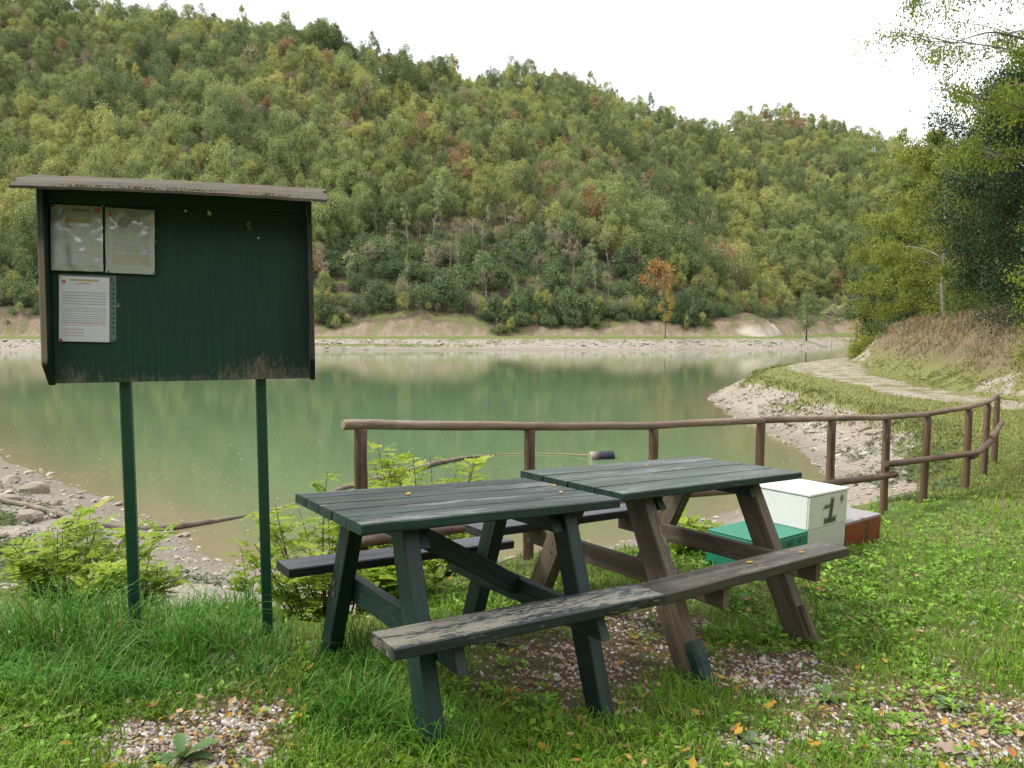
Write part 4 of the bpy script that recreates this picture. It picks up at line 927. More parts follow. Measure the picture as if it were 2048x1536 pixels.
weeds_obj('bank_creepers', x, y, z, rng.uniform(.03, .06, n), 8, np.array((.05, .09, .025)) * (1 - u) + np.array((.13, .17, .055)) * u, 'green creeping plants covering the stony bank by the hose')
x, y, z = scatter_px(9000, 1450, 2000, 770, 1010); k = (z < -.45) & (z > -1.4) & (rng.uniform(size=len(x)) < .9) & (fbm(x * .8, y * .8, 64) > .53); x, y, z = x[k], y[k], z[k]; n = len(x); u = rng.uniform(size=(n, 1))
weeds_obj('bank_weeds', x, y, z, rng.uniform(.02, .045, n) * (1 + .02 * y), 7, np.array((.06, .10, .025)) * (1 - u) + np.array((.14, .19, .06)) * u, 'patches of green weeds on the eroded bank below the terrace')

px = rng.uniform(1690, 2350, 26000); y = rng.uniform(14, 50, 26000); x = (px - 1024) / F_PX * y; z, _, _, _, _, e_ = terrain(x, y, True); cl_ = fbm(x * .9, y * .9, 131); k = (e_ > -.2) & (e_ < 4.5) & (cl_ + rng.uniform(-.12, .12, 26000) > .47); x, y, z, e_ = x[k], y[k], z[k], e_[k]; n = len(x); u = rng.uniform(size=(n, 1)); cw = np.array((.08, .12, .03)) * (1 - u) + np.array((.19, .23, .06)) * u; dm = rng.uniform(size=n) < .25 + .35 * sstep(.8, 2, e_); cw[dm] = np.array((.24, .16, .10)) * rng.uniform(.5, 1.2, (dm.sum(), 1))
weeds_obj('slope_weeds', x, y, z, rng.uniform(.02, .05, n) * (1 + .015 * y), 6, cw, 'green weeds and brown leaf litter on the cut bank above the track')
# larger rosettes and sprigs, one plant each
def rosette(px, py, size, nl, col, label, rise=.9, name='broad_leaved_plant'):
    x, y, z = groundpt(px, py, 0); rs = np.random.default_rng(int(px * 7 + py)); V = []; Q = []; o = 0; k = 5
    for i in range(nl):
        a = i * 2.4 + rs.uniform(-.3, .3); el = rs.uniform(.15, rise); L = size * rs.uniform(.7, 1.1); wd = L * rs.uniform(.26, .38); s_ = np.linspace(0, 1, k)
        r = s_ * L * math.cos(el); zz = s_ * L * math.sin(el) - .35 * L * s_ ** 2.2; wdt = wd * np.array([.12, .6, 1, .8, .05]) * .5
        cdir = np.array([math.cos(a), math.sin(a)]); sdir = np.array([-math.sin(a), math.cos(a)])
        mid = np.stack([cdir[0] * r, cdir[1] * r, zz + .004], 1); ed = np.stack([sdir[0] * wdt, sdir[1] * wdt, wdt * .35], 1); em = ed.copy(); em[:, :2] *= -1
        V.append(np.stack([mid + em, mid, mid + ed], 1).reshape(-1, 3))
        for j in range(k - 1):
            b = o + j * 3; Q += [(b, b + 1, b + 4, b + 3), (b + 1, b + 2, b + 5, b + 4)]
        o += k * 3
    V = np.concatenate(V); cc = np.array(col)[None] * np.repeat(rs.uniform(.75, 1.25, (nl, 1)), k * 3, 0)
    me = np_mesh(name, V, [np.array(Q)], {'col': cc}, True); ob = link(name, me, M['blade']); ob.location = (x, y, z); tag(ob, label, 'plant'); return ob
rosette(365, 1520, .16, 9, (.09, .17, .05), 'broad-leaved rosette growing in gravel below the notice board')
rosette(1700, 1130, .11, 9, (.10, .19, .04), 'leafy weed beside the red podium box')
rosette(1470, 1215, .16, 8, (.10, .2, .04), 'upright dock plant beneath the brown-legged table bench', 1.35)
rosette(1000, 1290, .11, 8, (.11, .17, .08), 'grey-green rosette in the bare soil under the peeling bench')
rosette(720, 1165, .14, 9, (.08, .15, .04), 'ragged rosette beside the far leg of the dark table')
rosette(1655, 1400, .11, 8, (.09, .18, .04), 'small rosette in gravel beyond the brown table leg')
rosette(1900, 1420, .10, 8, (.13, .2, .09), 'pale rosette among gravel and yellow leaves on the lawn')
rosette(1500, 1490, .09, 7, (.12, .18, .09), 'grey-green seedling rosette in leaf-strewn grass before the tables')
rosette(620, 1215, .14, 8, (.08, .16, .04), 'floppy rosette between the board post and the dark table')

# ---------------------------------------------------------------- fallen leaves, one by one
def leaf_mesh(seed, lobed=False):
    rs = random.Random(seed); n = 9; V = []; curl = rs.uniform(.1, .5); L = 1.0
    for i in range(n):
        s_ = i / (n - 1); w_ = math.sin(math.pi * min(1, s_ * 1.02) ** .9) * .27 * (1 + (.45 * math.sin(s_ * 22) if lobed else 0)); x_ = s_ - .5; z_ = curl * (x_ ** 2) * 1.2 + rs.uniform(-.01, .01)
        V += [(x_, -max(w_, .01), z_ + curl * w_ * .9), (x_, 0, z_), (x_, max(w_, .01), z_ + curl * w_ * rs.uniform(.5, 1.2))]
    V += [(.75, .01, .05)]
    F = []
    for i in range(n - 1):
        b = i * 3; F += [(b, b + 3, b + 4, b + 1), (b + 1, b + 4, b + 5, b + 2)]
    F.append(((n - 1) * 3, (n - 1) * 3 + 2, len(V) - 1)); me = bpy.data.meshes.new('fallen_leaf'); me.from_pydata(V, [], F); return me
LC = {'yellow': ((.44, .25, .03), (.52, .36, .07)), 'orange': ((.38, .15, .04), (.33, .13, .06)), 'pale': ((.44, .31, .17), (.40, .29, .16)), 'brown': ((.26, .13, .07), (.33, .17, .10))}
LMM = {}
for cn, (a, b) in LC.items():
    m_ = leaf_mat('fallen_' + cn, [a, b], rnd=.5, trans=.25, attr='none')
    LMM[cn] = []
    for i in range(3):
        me = leaf_mesh(len(cn) + i * 3, False); me.materials.append(m_); LMM[cn].append(me)
big = leaf_mesh(77, True); big.materials.append(leaf_mat('dry_oak_leaf', [(.34, .25, .20), (.42, .32, .26)], trans=.2, attr='none'))
GL = {'yellow': 'small yellow fallen leaf lying in the grass and gravel', 'orange': 'small rust-orange fallen leaf lying in the grass and gravel', 'pale': 'small pale tan fallen leaf lying in the grass and gravel', 'brown': 'small dark brown fallen leaf lying in the grass and gravel'}
cnt = 0; nleaf = 285; _lx = rng.uniform(-40, 2090, 4000); _ly = rng.uniform(1090, 1560, 4000); _lh = np.stack(hit(_lx, _ly), 1); _li = -1
while cnt < nleaf:
    _li += 1; px = _lx[_li]; py = _ly[_li]; wgt = .12 + .8 * (px > 1000) * (py > 1180) + .5 * ((py > 1400) & (px < 700)) - .5 * (px < 560) * (py < 1400)
    if random.random() > wgt: continue
    x, y, z = _lh[_li] + np.array((0, 0, .018))
    cn = random.choices(['yellow', 'orange', 'pale', 'brown'], [.40, .16, .30, .14])[0]; s_ = random.uniform(.024, .056)
    o = link('fallen_leaf', random.choice(LMM[cn])); o.location = (x, y, z + random.uniform(.005, .035)); o.scale = (s_, s_ * random.uniform(.8, 1.3), s_); o.rotation_euler = (random.uniform(-.5, .5), random.uniform(-.5, .5), random.uniform(0, 6.28)); tag(o, GL[cn], 'leaf', cn + ' leaves fallen on the lawn'); cnt += 1
for px, py, s_, lab in ((1790, 1470, .075, 'large dry lobed leaf lying curled on the gravel'), (1905, 1515, .11, 'largest dry lobed leaf, greyish and flat on gravel')):
    x, y, z = groundpt(px, py, .03); o = link('fallen_leaf', big); o.location = (x, y, z); o.scale = (s_, s_ * 1.4, s_); o.rotation_euler = (.1, -.1, random.uniform(0, 6)); tag(o, lab, 'leaf')
def on_table(tq, lx, ly, lz, cn, label, s_=.042):
    Rm = Euler(tq[1]).to_matrix().to_4x4(); p = Matrix.Translation(tq[0]) @ Rm @ Vector((lx, ly, lz)); o = link('fallen_leaf', LMM[cn][0]); o.location = p; o.scale = (s_, s_, s_ * .6); o.rotation_euler = (0, .05, random.uniform(0, 6)); tag(o, label, 'leaf')
T1 = ((-.245, 3.064, CAMZ - 1.473), (-.040, .055, .590)); T2 = ((.875, 4.19, CAMZ - 1.604), (-.013, .051, .656))
on_table(T1, -.18, .13, .768, 'yellow', 'yellow leaf lying on the dark table top'); on_table(T1, .46, -.12, .768, 'pale', 'pale leaf lying on the dark table top'); on_table(T1, .55, .05, .768, 'yellow', 'yellow leaf at the joint between the two table tops')
on_table(T2, .05, .2, .792, 'yellow', 'yellow leaf lying on the green four-board table top'); on_table(T2, -.5, -.2, .792, 'pale', 'pale leaf lying on the green four-board table top', .03); on_table(T2, .3, -.69, .428, 'yellow', 'yellow leaf on the brown bench plank near its free end'); on_table(T2, -.12, -.66, .428, 'yellow', 'yellow leaf on the middle of the brown bench plank')
PO = ((2.193, 5.337, CAMZ - 1.702), (.012, .049, .713)); on_table(PO, .35, .15, .498, 'yellow', 'yellow leaf on the lid of the white podium box', .05); on_table(PO, -.3, .15, .226, 'yellow', 'yellow leaf on top of the green podium box', .06); on_table(PO, -.2, .3, .226, 'pale', 'pale leaf on top of the green podium box', .05)
# specks of leaves floating on the water
n = 1500; px = rng.uniform(-50, 1700, n); py = 705 + 420 * rng.uniform(size=n) ** 1.2; d = ray(px, py); t_ = (CAMZ - WZ) / -d[:, 2]; x, y = d[:, 0] * t_, d[:, 1] * t_; k = (terrain(x, y) < WZ - .03) & (y < 45); x, y = x[k], y[k]; n = len(x)
a = rng.uniform(0, 6.28, n); v, q = leaf_quads(np.stack([x, y, np.full(n, WZ + .006)], 1), np.stack([np.cos(a), np.sin(a), rng.uniform(-.1, .1, n)], 1), np.tile([0, 0, 1.], (n, 1)), rng.uniform(.03, .07, n), rng.uniform(.02, .04, n), .15)
tag(link('floating_leaves', np_mesh('floating_leaves', v, [q], {'col': np.repeat(np.array((.55, .5, .32)) * rng.uniform(.6, 1.2, (n, 1)), 4, 0)}), M['blade']), 'scattered pale leaves floating on the lake surface', 'leaves', kind='stuff')

# ---------------------------------------------------------------- leafy shrubs with feathered leaves
M['shrub_stem'] = bark_mat('reddish_stem', (.09, .045, .03), (.16, .09, .06), 30)
M['feather_leaf'] = leaf_mat('feather_leaf', [(.09, .18, .015), (.22, .33, .028), (.40, .47, .05)], rnd=.1, trans=.42)
def shrub(name, label, base, stems, height, spread, leaf_len, let, nleaf, seed, tint=(.2, .9), group=None, lean=(0, 0)):
    rs = np.random.default_rng(seed); root = empty(name, base); tag(root, label, 'shrub', group); tubes = []; C, A, N, T_ = [], [], [], []
    for i in range(stems):
        a = rs.uniform(0, 6.28); rr = spread * math.sqrt(rs.uniform(0, 1)); h = height * rs.uniform(.5, 1.0) * (1 - .35 * (rr / spread) ** 2); b = np.array([math.cos(a) * rr * .35, math.sin(a) * rr * .35, -.05])
        tip = np.array([math.cos(a) * rr + lean[0] * h, math.sin(a) * rr + lean[1] * h, h]); mid = (b + tip) / 2 + np.array([rs.normal(0, .04), rs.normal(0, .04), h * .12]); s_ = np.linspace(0, 1, 8)[:, None]
        P = (1 - s_) ** 2 * b + 2 * s_ * (1 - s_) * mid + s_ ** 2 * tip; tubes.append(tube_arrays(P, np.linspace(.007, .002, 8) * (height / .9) ** .5, 5))
        for j in range(int(nleaf * 1.5)):
            u = rs.uniform(.12, 1.0); p = np.array([np.interp(u * 7, range(8), P[:, c_]) for c_ in range(3)]); la = rs.uniform(0, 6.28); el = rs.uniform(-.15, .75)
            d = np.array([math.cos(la) * math.cos(el), math.sin(la) * math.cos(el), math.sin(el)]); Ln = leaf_len * rs.uniform(.6, 1.15); side = np.cross(d, [0, 0, 1.]); side /= np.linalg.norm(side) + 1e-6; up = np.cross(side, d); np_ = 6
            tv = np.clip(rs.uniform(*tint) * .55 + u * .45 * rs.uniform(.6, 1.2), 0, 1)
            for m_ in range(1, np_ + 1):
                f_ = m_ / np_; q_ = p + d * Ln * (.15 + .85 * f_) - np.array([0, 0, 1.]) * .22 * Ln * f_ ** 2; sz = let * (1.05 - .35 * f_)
                for sg in ((-1, 1) if m_ < np_ else (0,)):
                    ax = side * sg * .92 + d * .4 if sg else d; C.append(q_ + ax * sz * .5); A.append(ax); N.append(up + rs.normal(0, .25, 3)); T_.append((tv, sz))
    v, q = merge_tubes(tubes); link('stems', np_mesh('stems', v, [q], None, True), M['shrub_stem'], root); T_ = np.array(T_)
    C = np.array(C); A = np.array(A); A /= np.linalg.norm(A, axis=1, keepdims=True); N = np.array(N); sdv = np.cross(N, A); sdv /= np.linalg.norm(sdv, axis=1, keepdims=True); ln = T_[:, 1:2]
    nn = len(C); ang = [(-.5, 0), (-.2, .27), (.2, .27), (.5, 0), (.2, -.27), (-.2, -.27)]; V = np.stack([C + A * ln * a_ + sdv * ln * b_ for a_, b_ in ang], 1).reshape(-1, 3); F = np.arange(nn * 6).reshape(-1, 6)
    fo_ = link('foliage', np_mesh('foliage', V, [F], {'tint': np.repeat(T_[:, 0], 6)}), M['feather_leaf'], root); fo_['kind'] = 'stuff'; return root
def at_d(px, dist): x_ = (px - 1024) / F_PX * dist; return (x_, dist, float(terrain(np.array([x_]), np.array([dist]))[0]))
shrub('leafy_shrub', 'bushy bright green shrub with feathered leaves beside the left board post', at_d(120, 4.75), 30, .66, .75, .19, .043, 15, 1)
shrub('leafy_shrub', 'small feathered shrub at the foot of the stony bank behind the board', at_d(272, 5.0), 8, .46, .26, .18, .043, 11, 2, (.4, 1))
shrub('leafy_shrub', 'arching feathered shrub behind the dark table far bench', at_d(640, 4.75), 26, 1.02, .55, .19, .043, 15, 3)
shrub('leafy_shrub', 'yellowish feathered shrub beyond the fence end post', at_d(835, 5.6), 34, 1.40, .66, .19, .043, 26, 4, (.5, 1.1))
shrub('leafy_shrub', 'slim feathered sprig in front of the water by the right board post', at_d(480, 5.0), 4, .5, .15, .15, .042, 6, 5, (.4, 1))
shrub('leafy_shrub', 'dark low feathered shrub under the dark table far bench', at_d(800, 4.35), 12, .36, .5, .18, .043, 13, 6, (0, .5))
shrub('leafy_shrub', 'leafy green plant between the podium and the fence', at_d(1395, 5.75), 14, .30, .32, .14, .043, 11, 7, (.2, .7))
shrub('leafy_shrub', 'pale feathered sprig behind the white podium box', at_d(1620, 8.2), 6, .55, .25, .16, .043, 11, 13, (.6, 1.1))

# ---------------------------------------------------------------- trees
M['bark_grey'] = bark_mat('grey_bark', (.07, .06, .05), (.22, .20, .17)); M['bark_pale'] = bark_mat('pale_bark', (.22, .20, .16), (.46, .43, .37)); M['bark_dark'] = bark_mat('dark_bark', (.03, .025, .02), (.10, .085, .07))
KIND = {  # far trees: leaf colours, bark, (crown height, radius, base height), number of clumps, leaf size, label
 'mid_green': ([(0.123, 0.165, 0.054), (0.263, 0.314, 0.108), (0.381, 0.422, 0.162)], 'bark_grey', (7.0, 2.7, 2.2), 62, .42, 'mid green broadleaf tree in the wood on the far hillside'),
 'yellow_green': ([(0.202, 0.217, 0.058), (0.370, 0.382, 0.118), (0.504, 0.502, 0.180)], 'bark_grey', (7.0, 2.5, 2.0), 58, .42, 'yellow-green autumn tree in the wood on the far hillside'),
 'dark_green': ([(0.067, 0.105, 0.041), (0.146, 0.194, 0.074), (0.235, 0.285, 0.114)], 'bark_dark', (7.6, 3.0, 1.8), 68, .42, 'dark green rounded tree in the wood on the far hillside'),
 'rusty': ([(0.190, 0.114, 0.054), (0.325, 0.211, 0.102), (0.414, 0.296, 0.156)], 'bark_grey', (5.6, 2.2, 1.8), 44, .38, 'rusty brown autumn tree in the wood on the far hillside'),
 'dusty_pink': ([(0.202, 0.160, 0.102), (0.336, 0.274, 0.174), (0.437, 0.376, 0.240)], 'bark_pale', (5.2, 2.2, 2.0), 30, .34, 'thin tan half-bare tree in the wood on the far hillside'),
 'slender': ([(0.160, 0.196, 0.084), (0.284, 0.321, 0.148), (0.427, 0.445, 0.211)], 'bark_pale', (5.0, 1.25, 4.0), 22, .34, 'slender pale-trunked young tree on the far slope'),
 'orange': ([(0.317, 0.141, 0.045), (0.500, 0.265, 0.088), (0.500, 0.375, 0.140)], 'bark_grey', (6.5, 3.4, 2.6), 60, .34, 'orange'),
 'golden': ([(0.254, 0.187, 0.045), (0.445, 0.312, 0.070), (0.500, 0.438, 0.123)], 'bark_grey', (7.5, 1.7, 2.0), 34, .30, 'golden'),
 'shrub': ([(0.056, 0.097, 0.042), (0.123, 0.188, 0.078), (0.202, 0.279, 0.120)], 'bark_dark', (2.6, 1.7, .05), 40, .26, 'low dark blue-green round bush on the far slope'),
}
def crown_mesh(name, kind, seed, leaves=34):
    cols, bk, (hc, rc, zb_), nc, ls, lab = KIND[kind]; hc *= (1, 1.18, .88)[seed % 10]; rc *= (1, .74, 1.2)[seed % 10]; point = (.8, 1.05, .65)[seed % 10]; rs = np.random.default_rng(seed)
    u = rdir(nc, rs); rad = rs.uniform(.35, 1, nc) ** .45; c = u * rad[:, None]; tp = c[:, 2] * .5 + .5; prof = np.where(tp < .35, .62 + tp * 1.1, 1.0) * np.where(tp > .45, np.maximum(1 - (tp - .45) ** 1.2 * point * 1.2, .12), 1)
    c = c * np.stack([rc * prof, rc * prof, np.full(nc, hc / 2)], 1); lop = rs.normal(0, .12, 2) * rc; c[:, 0] += lop[0] * tp * 2; c[:, 1] += lop[1] * tp * 2; c[:, 2] += zb_ + hc / 2
    cs = rc * rs.uniform(.18, .36, nc); tint = np.clip(.5 + rs.normal(0, .2, nc) + (c[:, 2] - zb_) / hc * .15 - .08, 0, 1); n = nc * leaves; p = np.repeat(c, leaves, 0) + rs.normal(0, .55, (n, 3)) * np.repeat(cs, leaves)[:, None]  # clumps tinted lighter towards the crown top, light put into the colour
    ax = rdir(n, rs); nr = rdir(n, rs) * .8 + np.array([0, 0, .7]); v, q = leaf_quads(p, ax, nr, rs.uniform(.6, 1.2, n) * ls * .82, rs.uniform(.5, .9, n) * ls * .66, .1)
    me = np_mesh(name, v, [q], {'tint': np.repeat(np.clip(np.repeat(tint, leaves) + rs.normal(0, .1, n), 0, 1), 4)}); me.materials.append(M['leaf_' + kind]); return me
def trunk_mesh(name, kind, seed):
    cols, bk, (hc, rc, zb_), nc, ls, lab = KIND[kind]; rs = np.random.default_rng(seed + 500); H = zb_ + hc * .8; s_ = np.linspace(0, 1, 7); w_ = rs.normal(0, .12, (7, 2)).cumsum(0) * s_[:, None]
    P = np.stack([w_[:, 0], w_[:, 1], -.6 + s_ * (H + .6)], 1); tb_ = [tube_arrays(P, np.linspace(.16, .03, 7) * (.55 if kind == 'slender' else .3 if kind == 'shrub' else 1), 6)]
    for i in range(7):
        u = rs.uniform(.3, .85); p = np.array([np.interp(u * 6, range(7), P[:, c_]) for c_ in range(3)]); a = rs.uniform(0, 6.28); e = p + np.array([math.cos(a) * rc * .75, math.sin(a) * rc * .75, rc * rs.uniform(.5, 1.0)]); tb_.append(tube_arrays(np.stack([p, (p + e) / 2 + [0, 0, .15], e]), [.06, .035, .012], 4))
    v, q = merge_tubes(tb_); me = np_mesh(name, v, [q], None, True); me.materials.append(M[bk]); return me
PROTO = {}
for ki, kn in enumerate(KIND):
    M['leaf_' + kn] = leaf_mat('leaf_' + kn, KIND[kn][0], rnd=.24, trans=.28)
    PROTO[kn] = [(crown_mesh('crown', kn, 100 + ki * 10 + i), trunk_mesh('trunk', kn, 100 + ki * 10 + i)) for i in range(3)]
FIRST = {}
def far_tree(kind, var, loc, rz, sxy, sz, label=None, group=None, name=None, cat='tree', lean=(0, 0), mats=None):
    nm = name or ('hillside_bush' if kind == 'shrub' else 'hillside_tree'); cm, tm = PROTO[kind][var]
    r = empty(nm, loc, (lean[0], lean[1], rz), (sxy, sxy, sz)); a = link('crown', cm, None, r); b = link('trunk', tm, None, r)
    tag(r, label or KIND[kind][5], 'bush' if kind == 'shrub' else cat, group or (('dark bushes' if kind == 'shrub' else kn_group[kind]) + ' on the far slope'))
    FIRST.setdefault((kind, var), (a, b)); return r
kn_group = {k: k.replace('_', ' ') + ' trees' for k in KIND}

# places for the far wood: jittered grid over the hills, only as wide as the view and a little more
def far_places():
    out = []
    def lay(y0, y1, sp):
        ys = np.arange(y0, y1, sp)
        for yv in ys:
            xw0, xw1 = -.80 * yv, .80 * yv; xs = np.arange(xw0, xw1, sp); out.append(np.stack([xs, np.full(len(xs), yv)], 1) + rng.uniform(-.5, .5, (len(xs), 2)) * sp)
    lay(131, 165, 3.5); lay(130, 200, 3.1); lay(200, 300, 3.5); lay(300, 420, 4.3); lay(420, 640, 5.6)
    P = np.concatenate(out); z, lake, dn, df, far, e = terrain(P[:, 0], P[:, 1], True); px, py = topix(P[:, 0], P[:, 1], z); k = far & ~lake & (df > 14.5); P, z, df, px, py = P[k], z[k], df[k], px[k], py[k]
    # drop what lies behind a ridge: walk towards the camera
    blocked = np.zeros(len(P), bool); el = (z + 9 - CAMZ) / P[:, 1]
    for s_ in np.linspace(.35, .97, 26):
        q = P * s_; zq, lk, _, dq, fr, _ = terrain(q[:, 0], q[:, 1], True); blocked |= fr & ((zq + 3 - CAMZ) / q[:, 1] > el)
    k = ~blocked; return P[k], z[k], df[k], px[k], py[k]
FP, FZ, FD, FPX, FPY = far_places()
_x = rng.uniform(-100, 56, 1500); _y = np.interp(_x, FAR[::-1][:, 0][1:8], FAR[::-1][:, 1][1:8]) + rng.uniform(10.3, 16, 1500); _z, _, _, _d, _, _ = terrain(_x, _y, True); _k = (fbm(_x * .11, _y * .11, 29) + rng.uniform(-.1, .1, 1500) + (_d - 13) * .05 > .55) & (_d > 10)
_px, _py = topix(_x, _y, _z); NE = int(_k.sum()); FP = np.concatenate([FP, np.stack([_x, _y], 1)[_k]]); FZ = np.concatenate([FZ, _z[_k]]); FD = np.concatenate([FD, _d[_k]]); FPX = np.concatenate([FPX, _px[_k]]); FPY = np.concatenate([FPY, _py[_k]])
n = len(FP); c1 = fbm(FP[:, 0] / 30, FP[:, 1] / 30, 201); c2 = fbm(FP[:, 0] / 24 + 7, FP[:, 1] / 24, 207); c3 = fbm(FP[:, 0] / 18, FP[:, 1] / 18 + 3, 211); u = rng.uniform(size=n)
kinds = np.full(n, 'mid_green', dtype=object)
kinds[(c1 + (u - .5) * .35) > .555] = 'yellow_green'; kinds[(c2 + (rng.uniform(size=n) - .5) * .3) > .585] = 'dark_green'
u2 = rng.uniform(size=n); band = np.maximum.reduce([ell(FPX, FPY, 1130, 420, 280, 110), ell(FPX, FPY, 650, 230, 260, 90) * .7, ell(FPX, FPY, 1380, 570, 190, 70) * 1.1, ell(FPX, FPY, 1560, 260, 160, 40) * .8, ell(FPX, FPY, 960, 370, 200, 60), ell(FPX, FPY, 60, 180, 120, 60) * .6])
ru = u2 < .10 + .38 * band * (c3 > .40); kinds[ru] = np.where(rng.uniform(size=ru.sum()) < .45, 'rusty', 'dusty_pink')
right = (FPX > 1380) & (FPY > 280); fl = right & np.isin(kinds.astype(str), ['rusty', 'dusty_pink']) & (FPY < 540) & (rng.uniform(size=n) < .8); kinds[fl] = 'mid_green'
open_ = np.maximum(ell(FPX, FPY, 930, 560, 330, 110), ell(FPX, FPY, 1180, 600, 200, 60)); op = open_ > .25
kinds[op] = np.where(rng.uniform(size=op.sum()) < .68, 'shrub', np.where(rng.uniform(size=op.sum()) < .62, 'slender', 'dusty_pink'))
lowb = (FD < 24) & ~op; lb = lowb & (rng.uniform(size=n) < .45); kinds[lb] = np.where(rng.uniform(size=lb.sum()) < .5, 'shrub', 'yellow_green')
kinds[n - NE:] = np.where(rng.uniform(size=NE) < .6, 'shrub', np.where(rng.uniform(size=NE) < .6, 'yellow_green', 'dusty_pink')); skip = op & (rng.uniform(size=n) < .08); skip[n - NE:] = False; keep = ~skip
FP, FZ, FD, FPX, FPY, kinds = FP[keep], FZ[keep], FD[keep], FPX[keep], FPY[keep], kinds[keep]; n = len(FP)
var = rng.choice([0, 1, 2], n, p=[.42, .2, .38]); rz = rng.uniform(0, 6.28, n); sc = rng.uniform(.52, .86, n) * (1 + .5 * (rng.uniform(size=n) < .2)) * np.where((FD < 22) & (kinds != 'shrub'), .62, 1) * np.where((FD < 15), .55, 1) * np.where(kinds == 'shrub', rng.uniform(.9, 1.9, n), 1) * np.where((FP[:, 1] > 330), .9, 1); szz = sc * rng.uniform(.85, 1.25, n)
appear = np.where(kinds == 'shrub', 2.2, 8) * sc / FP[:, 1] * ((FPX > -60) & (FPX < 1780) & ~((FPX > 90) & (FPX < 620) & (FPY > 390)))
indiv = np.zeros(n, bool); shr = kinds == 'shrub'; ot = np.where(~shr)[0]; os_ = np.where(shr)[0]; indiv[ot[np.argsort(-appear[ot])[:280]]] = True; indiv[os_[np.argsort(-appear[os_])[:220]]] = True
for kn in KIND:   # at least one individual of each look, so every kind has its source
    for v_ in range(3):
        if not (indiv & (kinds == kn) & (var == v_)).any():
            c_ = np.where((kinds == kn) & (var == v_))[0]
            if len(c_): indiv[c_[np.argmax(appear[c_])]] = True
for i in np.where(indiv)[0]:
    le = (random.uniform(-.14, .14), random.uniform(-.22, .1)) if kinds[i] == 'slender' else (random.uniform(-.05, .05), random.uniform(-.05, .05))
    far_tree(kinds[i], int(var[i]), (FP[i, 0], FP[i, 1], FZ[i]), rz[i], sc[i], szz[i], lean=le)
rest = ~indiv

# the rest of the wood: one mass, the same trees set out on points
def forest(name, P, Z, kinds, var, rz, sc, szz, label):
    me = bpy.data.meshes.new(name); m_ = len(P); me.vertices.add(m_); me.vertices.foreach_set('co', np.stack([P[:, 0], P[:, 1], Z], 1).astype(np.float32).ravel())
    keys = sorted(FIRST.keys()); idx = np.array([keys.index((k_, int(v_))) for k_, v_ in zip(kinds, var)], np.int32)
    a = me.attributes.new('look', 'INT', 'POINT'); a.data.foreach_set('value', idx)
    a = me.attributes.new('turn', 'FLOAT_VECTOR', 'POINT'); a.data.foreach_set('vector', np.stack([rng.normal(0, .05, m_), rng.normal(0, .05, m_), rz], 1).astype(np.float32).ravel())
    a = me.attributes.new('size', 'FLOAT_VECTOR', 'POINT'); a.data.foreach_set('vector', np.stack([sc, sc, szz], 1).astype(np.float32).ravel())
    o = link(name, me); tag(o, label, 'forest', kind='stuff')
    ng = bpy.data.node_groups.new(name, 'GeometryNodeTree'); ng.interface.new_socket('Geometry', in_out='INPUT', socket_type='NodeSocketGeometry'); ng.interface.new_socket('Geometry', in_out='OUTPUT', socket_type='NodeSocketGeometry')
    gi = ng.nodes.new('NodeGroupInput'); go = ng.nodes.new('NodeGroupOutput'); jn = ng.nodes.new('GeometryNodeJoinGeometry')
    def named(nm, ty): q = ng.nodes.new('GeometryNodeInputNamedAttribute'); q.data_type = ty; q.inputs['Name'].default_value = nm; return q.outputs['Attribute']
    look = named('look', 'INT'); turn = named('turn', 'FLOAT_VECTOR'); size = named('size', 'FLOAT_VECTOR')
    e2r = ng.nodes.new('FunctionNodeEulerToRotation'); ng.links.new(turn, e2r.inputs[0])
    for i_, k_ in enumerate(keys):
        cp = ng.nodes.new('FunctionNodeCompare'); cp.data_type = 'INT'; cp.operation = 'EQUAL'
        ia, ib = [s_ for s_ in cp.inputs if s_.type == 'INT' and s_.enabled][:2]; ng.links.new(look, ia); ib.default_value = i_
        for ob in FIRST[k_]:
            oi = ng.nodes.new('GeometryNodeObjectInfo'); oi.transform_space = 'ORIGINAL'; oi.inputs['Object'].default_value = ob; oi.inputs['As Instance'].default_value = True
            ip = ng.nodes.new('GeometryNodeInstanceOnPoints'); ng.links.new(gi.outputs[0], ip.inputs['Points']); ng.links.new(cp.outputs[0], ip.inputs['Selection']); ng.links.new(oi.outputs['Geometry'], ip.inputs['Instance']); ng.links.new(e2r.outputs[0], ip.inputs['Rotation']); ng.links.new(size, ip.inputs['Scale']); ng.links.new(ip.outputs[0], jn.inputs[0])
    ng.links.new(jn.outputs[0], go.inputs[0]); md = o.modifiers.new('trees', 'NODES'); md.node_group = ng; return o
# unseen trees added behind the camera to darken the faces turned to it
_bx, _by = np.meshgrid(np.arange(-46, 50, 3.7), np.arange(-40, -17, 3.7)); _bx = (_bx + rng.uniform(-1.4, 1.4, _bx.shape)).ravel(); _by = (_by + rng.uniform(-1.4, 1.4, _by.shape)).ravel(); _bz = terrain(_bx, _by); _nb = len(_bx); _bs = rng.uniform(.8, 1.15, _nb)
def _cat(a, b): return np.concatenate([a[rest], b])
forest('hillside_forest', np.concatenate([FP[rest], np.stack([_bx, _by], 1)]), _cat(FZ, _bz), _cat(kinds, rng.choice(np.array(['mid_green', 'yellow_green', 'dark_green'], dtype=object), _nb)), _cat(var, rng.integers(0, 3, _nb)), _cat(rz, rng.uniform(0, 6.28, _nb)), _cat(sc, _bs), _cat(szz, _bs * 1.15), 'dense mixed autumn forest covering the upper hillsides, with unseen trees added behind the camera')
#END
print('far trees', n, 'individual', int(indiv.sum()))

